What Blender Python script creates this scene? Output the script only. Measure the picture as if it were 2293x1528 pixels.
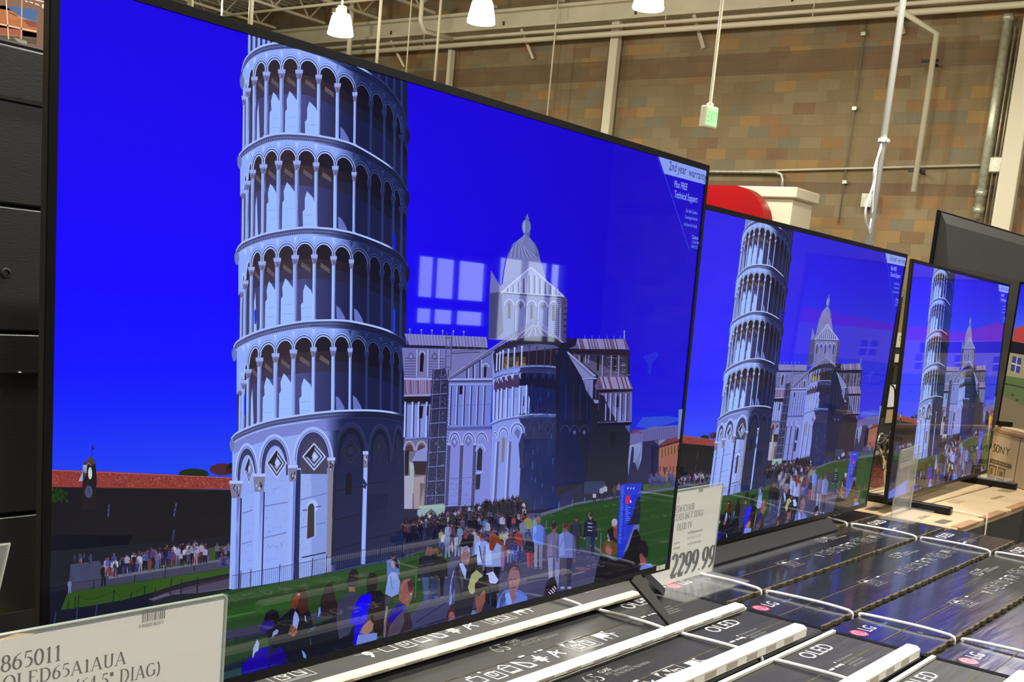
import bpy, math, random
from mathutils import Matrix, Vector
R = math.radians
sc = bpy.context.scene
for o in list(bpy.data.objects): bpy.data.objects.remove(o)

# ---------------------------------------------------------------- camera
FPX, CX, CY = 2586.29, 1098.11, 1079.94            # focal length and optical centre in photo pixels
CAM = Vector((-0.69122, -1.12614, 0.54201))
ROT = Matrix.Rotation(-0.92304, 3, 'Z') @ Matrix.Rotation(1.40803, 3, 'X') @ Matrix.Rotation(0.09189, 3, 'Z')
cd = bpy.data.cameras.new('camera'); cam = bpy.data.objects.new('camera', cd); sc.collection.objects.link(cam)
cam.matrix_world = Matrix.Translation(CAM) @ ROT.to_4x4()
cd.sensor_width = 36; cd.lens = FPX * 36 / 2293; cd.clip_start = 0.02; cd.clip_end = 200
cd.shift_x = (1146.5 - CX) / 2293; cd.shift_y = (CY - 764) / 2293
sc.camera = cam

# ---------------------------------------------------------------- world, exposure
w = bpy.data.worlds.new('world'); sc.world = w; w.use_nodes = True
bgn = w.node_tree.nodes['Background']; bgn.inputs[0].default_value = (0.75, 0.88, 1, 1); bgn.inputs[1].default_value = 6.0
sc.view_settings.view_transform = 'Standard'; sc.view_settings.look = 'None'
sc.view_settings.exposure = 0.0; sc.view_settings.gamma = 1.0; sc.view_settings.use_curve_mapping = False
sc.cycles.use_denoising = True
sc.cycles.max_bounces = 6; sc.cycles.diffuse_bounces = 3; sc.cycles.glossy_bounces = 4; sc.cycles.transmission_bounces = 8
sc.cycles.transparent_max_bounces = 12; sc.cycles.sample_clamp_indirect = 4; sc.cycles.caustics_reflective = False; sc.cycles.caustics_refractive = False

LAMP_W = 120          # power of one ceiling lamp
LAMPS = [(15, 8.6), (15, 11.83), (15, 15.16), (15, 5.3), (15, 2.0), (15, 18.6),
         (9, -6), (9, 0), (9, 6), (9, 12), (3, -6), (3, 0), (3, 6), (3, 12), (-3, -6), (-3, 0), (-3, 6), (-3, 12)]
LAMP_Z = 5.0
FLOOR = -1.07

# ---------------------------------------------------------------- survey of the photograph
def ray(px, py): return ROT @ Vector(((px - CX) / FPX, -(py - CY) / FPX, -1))
def at_x(px, py, X): d = ray(px, py); return CAM + d * ((X - CAM.x) / d.x)
def at_y(px, py, Y): d = ray(px, py); return CAM + d * ((Y - CAM.y) / d.y)
def at_z(px, py, Z): d = ray(px, py); return CAM + d * ((Z - CAM.z) / d.z)

# ---------------------------------------------------------------- helpers
def lin(c): c /= 255.0; return c / 12.92 if c <= .04045 else ((c + .055) / 1.055) ** 2.4
def L3(c): return (lin(c[0]), lin(c[1]), lin(c[2]), 1.0)
def link(o, parent=None):
    sc.collection.objects.link(o)
    if parent: o.parent = parent
    return o
def tag(o, label=None, cat=None, group=None, kind=None):
    if label: o['label'] = label
    if cat: o['category'] = cat
    if group: o['group'] = group
    if kind: o['kind'] = kind
    return o
def empty(name, loc=(0, 0, 0), rz=0, label=None, cat=None, group=None):
    o = bpy.data.objects.new(name, None); o.empty_display_size = .05; link(o)
    o.location = loc; o.rotation_euler = (0, 0, rz); return tag(o, label, cat, group)
def copy_tree(o, parent=None):
    c = o.copy(); sc.collection.objects.link(c); c.parent = parent
    for ch in [x for x in bpy.data.objects if x.parent == o]: copy_tree(ch, c)
    return c

def mat(name, col, rough=.5, metal=0, spec=.5, emit=None, es=1, alpha=1, trans=0, coat=0, ior=None, noise=None, bump=None):
    m = bpy.data.materials.new(name); m.use_nodes = True; nt = m.node_tree; b = nt.nodes['Principled BSDF']
    c = L3(col); b.inputs['Base Color'].default_value = c; b.inputs['Roughness'].default_value = rough
    b.inputs['Metallic'].default_value = metal; b.inputs['Specular IOR Level'].default_value = spec
    b.inputs['Alpha'].default_value = alpha; b.inputs['Transmission Weight'].default_value = trans; b.inputs['Coat Weight'].default_value = coat
    b.inputs['Coat Roughness'].default_value = .08
    if ior: b.inputs['IOR'].default_value = ior
    if emit: b.inputs['Emission Color'].default_value = L3(emit); b.inputs['Emission Strength'].default_value = es
    tc = nt.nodes.new('ShaderNodeTexCoord')
    if noise:                                  # (scale, amount, stretch)
        mp = nt.nodes.new('ShaderNodeMapping'); mp.inputs['Scale'].default_value = noise[2] if len(noise) > 2 else (1, 1, 1)
        n = nt.nodes.new('ShaderNodeTexNoise'); n.inputs['Scale'].default_value = noise[0]; n.inputs['Detail'].default_value = 5
        r = nt.nodes.new('ShaderNodeMapRange'); r.inputs['From Min'].default_value = .3; r.inputs['From Max'].default_value = .7
        r.inputs['To Min'].default_value = 1 - noise[1]; r.inputs['To Max'].default_value = 1 + noise[1]
        mx = nt.nodes.new('ShaderNodeVectorMath'); mx.operation = 'SCALE'; mx.inputs[0].default_value = c[:3]
        nt.links.new(tc.outputs['Object'], mp.inputs[0]); nt.links.new(mp.outputs[0], n.inputs[0]); nt.links.new(n.outputs[0], r.inputs[0])
        nt.links.new(r.outputs[0], mx.inputs['Scale']); nt.links.new(mx.outputs[0], b.inputs['Base Color'])
    if bump:                                   # (scale, strength, stretch, distance)
        mp = nt.nodes.new('ShaderNodeMapping'); mp.inputs['Scale'].default_value = bump[2]
        n = nt.nodes.new('ShaderNodeTexNoise'); n.inputs['Scale'].default_value = bump[0]; n.inputs['Detail'].default_value = 3
        bp = nt.nodes.new('ShaderNodeBump'); bp.inputs['Strength'].default_value = bump[1]; bp.inputs['Distance'].default_value = bump[3]
        nt.links.new(tc.outputs['Object'], mp.inputs[0]); nt.links.new(mp.outputs[0], n.inputs[0]); nt.links.new(n.outputs[0], bp.inputs['Height'])
        nt.links.new(bp.outputs[0], b.inputs['Normal'])
    return m

class MB:
    """collects shapes, built as one mesh object"""
    def __init__(s): s.v = []; s.f = []; s.c = []
    def add(s, vs, fs, col=None):
        n = len(s.v); s.v += [tuple(v) for v in vs]; s.f += [tuple(i + n for i in f) for f in fs]; s.c += [col] * len(fs)
    def box(s, lo, hi, col=None, b=0):
        x0, y0, z0 = lo; x1, y1, z1 = hi
        if b <= 0:
            s.add([(x0, y0, z0), (x1, y0, z0), (x1, y1, z0), (x0, y1, z0), (x0, y0, z1), (x1, y0, z1), (x1, y1, z1), (x0, y1, z1)],
                  [(0, 3, 2, 1), (4, 5, 6, 7), (0, 1, 5, 4), (1, 2, 6, 5), (2, 3, 7, 6), (3, 0, 4, 7)], col); return
        def ringp(z, i): return [(x0 + i, y0 + b, z), (x0 + b, y0 + i, z), (x1 - b, y0 + i, z), (x1 - i, y0 + b, z), (x1 - i, y1 - b, z), (x1 - b, y1 - i, z), (x0 + b, y1 - i, z), (x0 + i, y1 - b, z)]
        def inner(z): return [(x0 + b, y0 + b * 1.5, z), (x0 + b * 1.5, y0 + b, z), (x1 - b * 1.5, y0 + b, z), (x1 - b, y0 + b * 1.5, z), (x1 - b, y1 - b * 1.5, z), (x1 - b * 1.5, y1 - b, z), (x0 + b * 1.5, y1 - b, z), (x0 + b, y1 - b * 1.5, z)]
        vs = inner(z0) + ringp(z0 + b, 0) + ringp(z1 - b, 0) + inner(z1); fs = [tuple(range(7, -1, -1)), tuple(range(24, 32))]
        for r in range(3):
            for i in range(8): j = (i + 1) % 8; fs.append((r * 8 + i, r * 8 + j, r * 8 + 8 + j, r * 8 + 8 + i))
        s.add(vs, fs, col)
    def bar(s, p, q, wx, wy=None, col=None, up=(0, 0, 1)):
        p = Vector(p); q = Vector(q); wy = wy or wx; d = (q - p).normalized(); u = Vector(up)
        if abs(d.dot(u)) > .95: u = Vector((1, 0, 0))
        a = d.cross(u).normalized(); b = a.cross(d).normalized()
        vs = [c + a * sa * wx / 2 + b * sb * wy / 2 for c in (p, q) for sa, sb in ((-1, -1), (1, -1), (1, 1), (-1, 1))]
        s.add(vs, [(0, 3, 2, 1), (4, 5, 6, 7), (0, 1, 5, 4), (1, 2, 6, 5), (2, 3, 7, 6), (3, 0, 4, 7)], col)
    def tube(s, pts, r, n=8, col=None, cap=True):
        pts = [Vector(p) for p in pts]; rs = r if isinstance(r, (list, tuple)) else [r] * len(pts); base = len(s.v); prev = None
        for i, p in enumerate(pts):
            t = (pts[min(i + 1, len(pts) - 1)] - pts[max(i - 1, 0)]).normalized()
            u = prev if prev is not None else (Vector((0, 0, 1)) if abs(t.z) < .9 else Vector((1, 0, 0)))
            a = t.cross(u).normalized(); b = a.cross(t).normalized(); prev = b
            for k in range(n): an = 2 * math.pi * k / n; s.v.append(tuple(p + (a * math.cos(an) + b * math.sin(an)) * rs[i]))
        for i in range(len(pts) - 1):
            for k in range(n): k2 = (k + 1) % n; s.f.append((base + i * n + k, base + i * n + k2, base + (i + 1) * n + k2, base + (i + 1) * n + k)); s.c.append(col)
        if cap: s.f.append(tuple(base + k for k in range(n - 1, -1, -1))); s.f.append(tuple(base + (len(pts) - 1) * n + k for k in range(n))); s.c += [col, col]
    def lathe(s, prof, c=(0, 0, 0), n=24, col=None):
        base = len(s.v)
        for r, z in prof:
            for k in range(n): a = 2 * math.pi * k / n; s.v.append((c[0] + r * math.cos(a), c[1] + r * math.sin(a), c[2] + z))
        for i in range(len(prof) - 1):
            for k in range(n): k2 = (k + 1) % n; s.f.append((base + i * n + k, base + i * n + k2, base + (i + 1) * n + k2, base + (i + 1) * n + k)); s.c.append(col)
    def prism(s, pts, axis, a, b, col=None):
        """outline in the two other axes, extruded from a to b along axis"""
        def P(p, t): return {'x': (t, p[0], p[1]), 'y': (p[0], t, p[1]), 'z': (p[0], p[1], t)}[axis]
        n = len(pts); vs = [P(p, a) for p in pts] + [P(p, b) for p in pts]
        s.add(vs, [tuple(range(n - 1, -1, -1)), tuple(range(n, 2 * n))] + [(i, (i + 1) % n, n + (i + 1) % n, n + i) for i in range(n)], col)
    def build(s, name, m, parent=None, smooth=False, loc=None, rot=None):
        me = bpy.data.meshes.new(name); me.from_pydata(s.v, [], s.f); me.materials.append(m)
        if any(c is not None for c in s.c):
            at = me.color_attributes.new('tint', 'FLOAT_COLOR', 'CORNER'); k = 0
            for p, c in zip(me.polygons, s.c):
                cc = L3(c or (128, 128, 128))
                for _ in p.loop_indices: at.data[k].color = cc; k += 1
        me.update()
        o = bpy.data.objects.new(name, me); link(o, parent)
        if smooth:
            for p in me.polygons: p.use_smooth = True
        if loc is not None: o.location = loc
        if rot is not None: o.rotation_euler = rot
        return o

# ---- glyph outlines from the built-in face, as flat polygons
_txt = {}
def glyphs(t):
    if t in _txt: return _txt[t]
    cu = bpy.data.curves.new('t', 'FONT'); cu.body = t; cu.size = 1; cu.resolution_u = 3
    ob = bpy.data.objects.new('t', cu); sc.collection.objects.link(ob); bpy.context.view_layer.update()
    dg = bpy.context.evaluated_depsgraph_get(); me = ob.evaluated_get(dg).to_mesh()
    vs = [v.co.copy() for v in me.vertices]; ps = [[(vs[i].x, vs[i].y) for i in p.vertices] for p in me.polygons]
    ob.evaluated_get(dg).to_mesh_clear(); bpy.data.objects.remove(ob); bpy.data.curves.remove(cu)
    wd = max([x for p in ps for x, y in p] or [1]); _txt[t] = (ps, wd); return _txt[t]

# ---- a serif face drawn with a broad pen: strokes in a box 1 high
def _arc(cx, cy, rx, ry, a0, a1, n=14): return [(cx + rx * math.cos(R(a0 + (a1 - a0) * i / n)), cy + ry * math.sin(R(a0 + (a1 - a0) * i / n))) for i in range(n + 1)]
def _v(x, a=0, b=1): return [('s', [(x, a), (x, b)])]
def _sf(x, y, w=.2): return [('h', [(x - w / 2, y), (x + w / 2, y)])]
SER = {
 '0': (.52, [('s', _arc(.26, .5, .2, .48, 0, 360, 24))]),
 '1': (.44, _v(.24, 0, .98) + _sf(.24, .02, .26) + [('h', [(.1, .84), (.24, .96)])]),
 '2': (.52, [('s', _arc(.25, .72, .18, .26, 160, -35) + [(.28, .36), (.07, .05)]), ('S', [(.06, .05), (.46, .05)]), ('h', [(.44, .05), (.5, .2)])]),
 '4': (.52, _v(.36, 0, 1) + [('h', [(.36, .98), (.03, .32)]), ('S', [(.03, .3), (.5, .3)])]),
 '5': (.52, [('S', [(.14, .96), (.44, .96)]), ('h', [(.14, .96), (.1, .58)]), ('s', _arc(.2, .33, .24, .29, 95, -110))]),
 '6': (.54, [('h', [(.47, .98), (.34, .92), (.22, .8)]), ('s', [(.22, .8), (.13, .62), (.08, .36)]), ('s', _arc(.27, .31, .19, .29, 0, 360))]),
 '8': (.52, [('s', _arc(.26, .74, .16, .23, 0, 360)), ('s', _arc(.26, .27, .2, .26, 0, 360))]),
 '9': (.54, [('s', _arc(.27, .69, .19, .29, -10, 350) + []), ('s', [(.46, .64), (.4, .35), (.26, .12), (.08, .02)])]),
 '.': (.25, [('d', [(.12, .05)])]),
 '"': (.34, [('s', [(.1, .98), (.12, .68)]), ('s', [(.24, .98), (.22, .68)])]),
 '(': (.3, [('s', _arc(.36, .45, .28, .62, 118, 242))]), ')': (.3, [('s', _arc(-.06, .45, .28, .62, 62, -62))]),
 'A': (.74, [('h', [(.08, 0), (.36, 1)]), ('s', [(.36, 1), (.64, 0)]), ('h', [(.18, .34), (.54, .34)])] + _sf(.08, .02, .2) + _sf(.64, .02, .24)),
 'B': (.64, _v(.16) + _sf(.1, .02, .2) + _sf(.1, .98, .2) + [('s', [(.16, .98), (.3, .98)] + _arc(.3, .76, .17, .22, 90, -90) + [(.16, .54)]), ('s', [(.3, .54)] + _arc(.33, .28, .2, .26, 90, -90) + [(.16, .02)])]),
 'C': (.68, [('s', _arc(.38, .5, .3, .48, 45, 315)), ('h', [(.6, .98), (.6, .7)])]),
 'D': (.74, _v(.16) + _sf(.12, .02, .22) + _sf(.12, .98, .22) + [('s', [(.16, .98), (.32, .98)] + _arc(.34, .5, .3, .48, 90, -90) + [(.16, .02)])]),
 'E': (.62, _v(.16) + [('h', [(.06, .98), (.52, .98)]), ('h', [(.16, .52), (.42, .52)]), ('h', [(.06, .02), (.56, .02)]), ('h', [(.52, .98), (.52, .8)]), ('h', [(.56, .02), (.58, .24)])]),
 'G': (.74, [('s', _arc(.38, .5, .3, .48, 48, 330)), ('s', [(.62, .42), (.62, .1)]), ('h', [(.5, .43), (.72, .43)])]),
 'I': (.34, _v(.17) + _sf(.17, .02, .24) + _sf(.17, .98, .24)),
 'L': (.6, _v(.16) + _sf(.16, .98, .24) + [('h', [(.06, .02), (.52, .02)]), ('h', [(.52, .02), (.56, .28)])]),
 'O': (.74, [('s', _arc(.37, .5, .3, .48, 0, 360, 28))]),
 'S': (.54, [('s', _arc(.28, .74, .18, .24, 30, 230) + [(.36, .46)] + _arc(.25, .26, .2, .24, 60, -150))]),
 'T': (.64, _v(.32) + _sf(.32, .02, .22) + [('h', [(.04, .98), (.6, .98)]), ('h', [(.04, .98), (.03, .76)]), ('h', [(.6, .98), (.61, .76)])]),
 'U': (.74, [('s', [(.16, 1), (.16, .3)] + _arc(.37, .28, .21, .27, 180, 360) + [(.58, 1)])] + _sf(.16, .98, .24) + _sf(.58, .98, .2)),
 'V': (.72, [('s', [(.1, 1), (.38, 0)]), ('h', [(.38, 0), (.62, 1)])] + _sf(.1, .98, .22) + _sf(.62, .98, .2)),
 ' ': (.3, [])}
def serif(t, thick=.11, thin=.045):
    out = []; X = 0
    for ch in t:
        wd, st = SER[ch]
        for k, pts in st:
            if k == 'd':
                x, y = pts[0]; out.append([(X + x + .06 * math.cos(a * math.pi / 4), y + .06 * math.sin(a * math.pi / 4)) for a in range(8)]); continue
            q = [(X + x, y) for x, y in pts]; n = len(q); closed = n > 3 and math.dist(q[0], q[-1]) < 1e-6; l = []; r = []
            for i in range(n):
                a = q[i - 1] if i else (q[-2] if closed else q[0]); b = q[i + 1] if i < n - 1 else (q[1] if closed else q[-1])
                dx, dy = b[0] - a[0], b[1] - a[1]; m = math.hypot(dx, dy) or 1; dx /= m; dy /= m
                wv = thin if k == 'h' else (thick * .8 if k == 'S' else thin + (thick - thin) * abs(dy) ** 1.3)
                l.append((q[i][0] - dy * wv / 2, q[i][1] + dx * wv / 2)); r.append((q[i][0] + dy * wv / 2, q[i][1] - dx * wv / 2))
            for i in range(n - 1): out.append([l[i], l[i + 1], r[i + 1], r[i]])
        X += wd + .03
    return out, X

class Paint:
    """ink or picture elements as flat polygons in u,v; later layers lie a hair above earlier ones"""
    def __init__(s, clip=None, eps=6e-6, to=None): s.v = []; s.f = []; s.c = []; s.L = 0; s.clip = clip; s.eps = eps; s.to = to or (lambda x, y: (x, y))
    def layer(s, n=None): s.L = s.L + 1 if n is None else n
    def raw(s, pts, cols):
        if s.clip:
            x0, y0, x1, y1 = s.clip
            P = [(p[0], p[1], c) for p, c in zip(pts, cols)]
            for ax, lim, sg in ((0, x0, 1), (0, x1, -1), (1, y0, 1), (1, y1, -1)):
                o = []
                for i in range(len(P)):
                    a, b = P[i - 1], P[i]; ia = (a[ax] - lim) * sg >= 0; ib = (b[ax] - lim) * sg >= 0
                    if ia != ib:
                        t = (lim - a[ax]) / (b[ax] - a[ax]); m = [a[0] + (b[0] - a[0]) * t, a[1] + (b[1] - a[1]) * t]; m[ax] = lim
                        o.append((m[0], m[1], tuple(a[2][k] + (b[2][k] - a[2][k]) * t for k in range(3))))
                    if ib: o.append(b)
                P = o
                if len(P) < 3: return
            pts = [(p[0], p[1]) for p in P]; cols = [p[2] for p in P]
        ar = sum(pts[i - 1][0] * pts[i][1] - pts[i][0] * pts[i - 1][1] for i in range(len(pts)))
        if abs(ar) < 1e-9: return
        if ar < 0: pts = pts[::-1]; cols = cols[::-1]
        n = len(s.v); s.v += [(p[0], p[1], s.L * s.eps) for p in pts]; s.f.append(tuple(range(n, n + len(pts)))); s.c += cols
    def pg(s, pts, col, cols=None): s.raw([s.to(*p) for p in pts], cols or [col] * len(pts))
    def ell(s, cx, cy, rx, ry, col, n=12, rot=0, a0=0, a1=360):
        c, d = math.cos(R(rot)), math.sin(R(rot)); full = a1 - a0 == 360
        P = [(math.cos(R(a0 + (a1 - a0) * i / n)) * rx, math.sin(R(a0 + (a1 - a0) * i / n)) * ry) for i in range(n if full else n + 1)]
        s.pg([(cx + x * c - y * d, cy + x * d + y * c) for x, y in P], col)
    def line(s, pts, wd, col):
        for i in range(len(pts) - 1):
            (x0, y0), (x1, y1) = pts[i], pts[i + 1]; m = math.hypot(x1 - x0, y1 - y0) or 1; a, b = -(y1 - y0) / m * wd / 2, (x1 - x0) / m * wd / 2
            s.pg([(x0 + a, y0 + b), (x1 + a, y1 + b), (x1 - a, y1 - b), (x0 - a, y0 - b)], col)
    def arc(s, cx, cy, rx, ry, wd, col, a0=180, a1=360, n=12): s.line([(cx + rx * math.cos(R(a0 + (a1 - a0) * i / n)), cy + ry * math.sin(R(a0 + (a1 - a0) * i / n))) for i in range(n + 1)], wd, col)
    def text(s, t, x, y, h, col, sx=1.0, slant=0, shear=0):
        """t starting at u,v = x,y with capitals h high (plane coordinates)"""
        ps, wd = glyphs(t); k = h / .72
        for p in ps: s.raw([(x + (a * sx + b * slant) * k, y + (b + a * shear) * k) for a, b in p], [col] * len(p))
        return wd * k * sx
    def serif(s, t, x, y, h, col, sx=1.0, thick=.12, thin=.05):
        ps, wd = serif(t, thick, thin)
        for p in ps: s.raw([(x + a * h * sx, y + b * h) for a, b in p], [col] * len(p))
        return wd * h * sx
    def build(s, name, m, parent=None, up='z', loc=(0, 0, 0), rot=(0, 0, 0)):
        me = bpy.data.meshes.new(name); vs = s.v if up == 'z' else [(a, -c, b) for a, b, c in s.v]
        me.from_pydata(vs, [], s.f); me.materials.append(m); at = me.color_attributes.new('tint', 'FLOAT_COLOR', 'CORNER')
        flat = []
        for c in s.c: flat += L3(c)
        at.data.foreach_set('color', flat); me.update()
        o = bpy.data.objects.new(name, me); link(o, parent); o.location = loc; o.rotation_euler = rot; return o

def tintmat(name, rough=.4, emit=False, sat=1.0, hue=.5, val=1.0, spec=.5, lift=None, es=1):
    m = bpy.data.materials.new(name); m.use_nodes = True; nt = m.node_tree; b = nt.nodes['Principled BSDF']
    a = nt.nodes.new('ShaderNodeAttribute'); a.attribute_name = 'tint'; out = a.outputs['Color']
    if sat != 1 or val != 1 or hue != .5:
        h = nt.nodes.new('ShaderNodeHueSaturation'); h.inputs['Saturation'].default_value = sat; h.inputs['Value'].default_value = val; h.inputs['Hue'].default_value = hue
        nt.links.new(out, h.inputs['Color']); out = h.outputs[0]
    if emit:
        b.inputs['Base Color'].default_value = (.004, .004, .005, 1); nt.links.new(out, b.inputs['Emission Color']); b.inputs['Emission Strength'].default_value = es
    else: nt.links.new(out, b.inputs['Base Color'])
    b.inputs['Roughness'].default_value = rough; b.inputs['Specular IOR Level'].default_value = spec
    return m

# ---------------------------------------------------------------- materials
M = {}
M['ink'] = tintmat('printed_ink', .35); M['ink_dim'] = tintmat('printed_ink_dim', .35, val=.3)
M['paint'] = tintmat('tinted_paint', .6)
M['screen1'] = tintmat('lit_screen', .02, True, spec=.36)
M['screen2'] = tintmat('lit_screen_warmer', .04, True, sat=.98, val=1.02, spec=.2)
M['screen3'] = tintmat('lit_screen_far', .04, True, sat=.97, val=1.0, spec=.25)
M['bezel'] = mat('black_bezel', (12, 12, 14), .32, spec=.3)
M['edge'] = mat('dark_metal_edge', (70, 68, 62), .3, metal=.7)
M['back'] = mat('rear_shell', (34, 34, 33), .45, bump=(60, .15, (1, 1, 12), .002))
M['grey_back'] = mat('grey_rear_shell', (42, 41, 36), .5, noise=(3, .08))
M['stand'] = mat('dark_stand', (25, 25, 26), .6, spec=.3)
M['leg'] = mat('stand_leg', (60, 58, 56), .35, metal=.6)
M['carton'] = mat('black_carton_wrap', (26, 26, 27), .5, coat=.03, spec=.4, noise=(6, .25, (1, 3, 1)), bump=(9, .25, (.6, 5, 1), .006))
M['carton2'] = mat('carton_wrap_blue_sheen', (30, 31, 38), .2, coat=.45, noise=(6, .25, (1, 3, 1)), bump=(7, .22, (.6, 5, 1), .006))  # navy tint puts the screens' blue reflection into the base colour
M['gap'] = mat('carton_gap_shade', (22, 20, 17), .8)  # near-black stand-in for the shade between cartons
M['tab'] = mat('torn_board', (78, 70, 48), .8, noise=(40, .5))
M['foam'] = mat('white_foam', (214, 214, 204), .55, noise=(30, .04))
M['foam2'] = mat('cream_foam', (216, 210, 186), .55, noise=(30, .06))
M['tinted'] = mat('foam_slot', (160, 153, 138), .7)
M['cord'] = mat('pale_cord', (196, 198, 190), .4)
M['strap'] = mat('white_strap', (240, 241, 242), .35)
M['kraft'] = mat('kraft_board', (180, 156, 118), .7, noise=(5, .07))
M['kraft_dark'] = mat('kraft_board_brown', (148, 112, 72), .7, noise=(5, .07))  # darker brown board for the lid edge and edge flaps
M['darkbox'] = mat('dark_printed_board', (44, 42, 40), .6, noise=(8, .2))
M['acrylic'] = mat('clear_acrylic', (235, 240, 238), .04, alpha=.11, spec=.7)
M['acrylic_edge'] = mat('acrylic_edge', (170, 180, 165), .15, alpha=.75)
M['paper'] = mat('sign_paper', (242, 241, 236), .6, noise=(6, .02), bump=(5, .25, (1, 1, 3), .01))
M['white_paint'] = mat('white_paint', (226, 218, 190), .45)
M['steel_paint'] = mat('cream_steel_paint', (214, 206, 178), .5, noise=(2, .08))
M['galv'] = mat('galvanised_pipe', (200, 202, 180), .35, metal=.5, noise=(14, .2))
M['dark_steel'] = mat('dark_steel', (60, 52, 44), .5)
M['conduit'] = mat('grey_conduit', (132, 122, 98), .5)
M['red'] = mat('red_gloss', (168, 18, 24), .18, coat=.5)
M['dark_panel'] = mat('dark_wall_panel', (64, 60, 54), .7, noise=(1, .2))
M['floor'] = mat('floor_concrete', (104, 100, 92), .4, noise=(1.2, .12))
M['deck'] = mat('roof_deck', (196, 188, 162), .7, noise=(.6, .12))
M['lamp'] = mat('lamp_bowl', (255, 250, 235), .4, emit=(255, 244, 214), es=9)
M['green'] = mat('exit_face', (150, 230, 150), .4, emit=(140, 240, 140), es=.75)
M['yellow'] = mat('yellow_tape', (240, 215, 20), .4, emit=None)
M['silver'] = mat('silver_foil', (225, 225, 225), .15, metal=.9)
M['cable'] = mat('black_cable', (20, 20, 20), .4)

def wall_material():
    m = bpy.data.materials.new('block_masonry'); m.use_nodes = True; nt = m.node_tree; b = nt.nodes['Principled BSDF']; N = nt.nodes.new; K = nt.links.new
    tc = N('ShaderNodeTexCoord'); sp = N('ShaderNodeSeparateXYZ'); K(tc.outputs['Object'], sp.inputs[0])
    def mth(op, a, bb=None, c=None):
        n = N('ShaderNodeMath'); n.operation = op
        for i, q in enumerate((a, bb, c)):
            if q is None: continue
            if isinstance(q, (int, float)): n.inputs[i].default_value = q
            else: K(q, n.inputs[i])
        return n.outputs[0]
    s = mth('ADD', sp.outputs['X'], sp.outputs['Y'])
    v = mth('DIVIDE', sp.outputs['Z'], .203); row = mth('FLOOR', v); odd = mth('FLOORED_MODULO', row, 2.0)
    u = mth('ADD', mth('DIVIDE', s, .42), mth('MULTIPLY', odd, .5)); cu = mth('FLOOR', u)
    cb = N('ShaderNodeCombineXYZ'); K(cu, cb.inputs[0]); K(row, cb.inputs[1])
    wn = N('ShaderNodeTexWhiteNoise'); wn.noise_dimensions = '2D'; K(cb.outputs[0], wn.inputs['Vector'])
    wr = N('ShaderNodeTexWhiteNoise'); wr.noise_dimensions = '1D'; K(row, wr.inputs['W'])
    cr = N('ShaderNodeValToRGB'); cr.color_ramp.interpolation = 'CONSTANT'
    cols = [(0, (142, 124, 92)), (.3, (136, 118, 86)), (.5, (146, 130, 98)), (.66, (150, 118, 80)), (.76, (130, 122, 98)), (.86, (134, 108, 78)), (.94, (160, 130, 84))]
    cr.color_ramp.elements[0].position = 0; cr.color_ramp.elements[0].color = L3(cols[0][1])
    cr.color_ramp.elements[1].position = cols[1][0]; cr.color_ramp.elements[1].color = L3(cols[1][1])
    for p, c in cols[2:]: e = cr.color_ramp.elements.new(p); e.color = L3(c)
    K(wn.outputs['Value'], cr.inputs[0])
    fu = mth('FRACT', u); fv = mth('FRACT', v)
    mu = mth('LESS_THAN', mth('ABSOLUTE', mth('SUBTRACT', fu, .5)), .483); mv = mth('LESS_THAN', mth('ABSOLUTE', mth('SUBTRACT', fv, .5)), .465)
    joint = mth('MULTIPLY', mu, mv)
    # broad bands of browner courses (real courses of darker block)
    bandA = mth('LESS_THAN', mth('ABSOLUTE', mth('SUBTRACT', sp.outputs['Z'], 2.95)), .1); bandB = mth('LESS_THAN', mth('ABSOLUTE', mth('SUBTRACT', sp.outputs['Z'], 5.2)), .2)
    band = mth('MAXIMUM', bandA, bandB)
    mx = N('ShaderNodeMixRGB'); mx.inputs[2].default_value = L3((116, 94, 70)); K(mth('MULTIPLY', band, .75), mx.inputs[0]); K(cr.outputs[0], mx.inputs[1])
    no = N('ShaderNodeTexNoise'); no.inputs['Scale'].default_value = 1.1; no.inputs['Detail'].default_value = 6; K(tc.outputs['Object'], no.inputs[0])
    no2 = N('ShaderNodeTexNoise'); no2.inputs['Scale'].default_value = 40; K(tc.outputs['Object'], no2.inputs[0])
    f = mth('ADD', mth('MULTIPLY', no.outputs[0], .5), mth('MULTIPLY', no2.outputs[0], .3)); f = mth('ADD', f, .6)
    f = mth('MULTIPLY', f, mth('ADD', .9, mth('MULTIPLY', joint, .1)))
    sv = N('ShaderNodeVectorMath'); sv.operation = 'SCALE'; K(mx.outputs[0], sv.inputs[0]); K(f, sv.inputs['Scale'])
    # pale lime bloom
    nl = N('ShaderNodeTexNoise'); nl.inputs['Scale'].default_value = .8; nl.inputs['Detail'].default_value = 9; nl.inputs['Roughness'].default_value = .75; K(tc.outputs['Object'], nl.inputs[0])
    lm = mth('MULTIPLY', mth('GREATER_THAN', nl.outputs[0], .67), mth('LESS_THAN', mth('ABSOLUTE', mth('SUBTRACT', sp.outputs['Z'], 4.5)), .7))
    mx2 = N('ShaderNodeMixRGB'); mx2.inputs[2].default_value = L3((180, 165, 135)); K(mth('MULTIPLY', lm, .5), mx2.inputs[0]); K(sv.outputs[0], mx2.inputs[1])
    K(mx2.outputs[0], b.inputs['Base Color']); b.inputs['Roughness'].default_value = .85
    return m
M['wall'] = wall_material()

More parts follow.
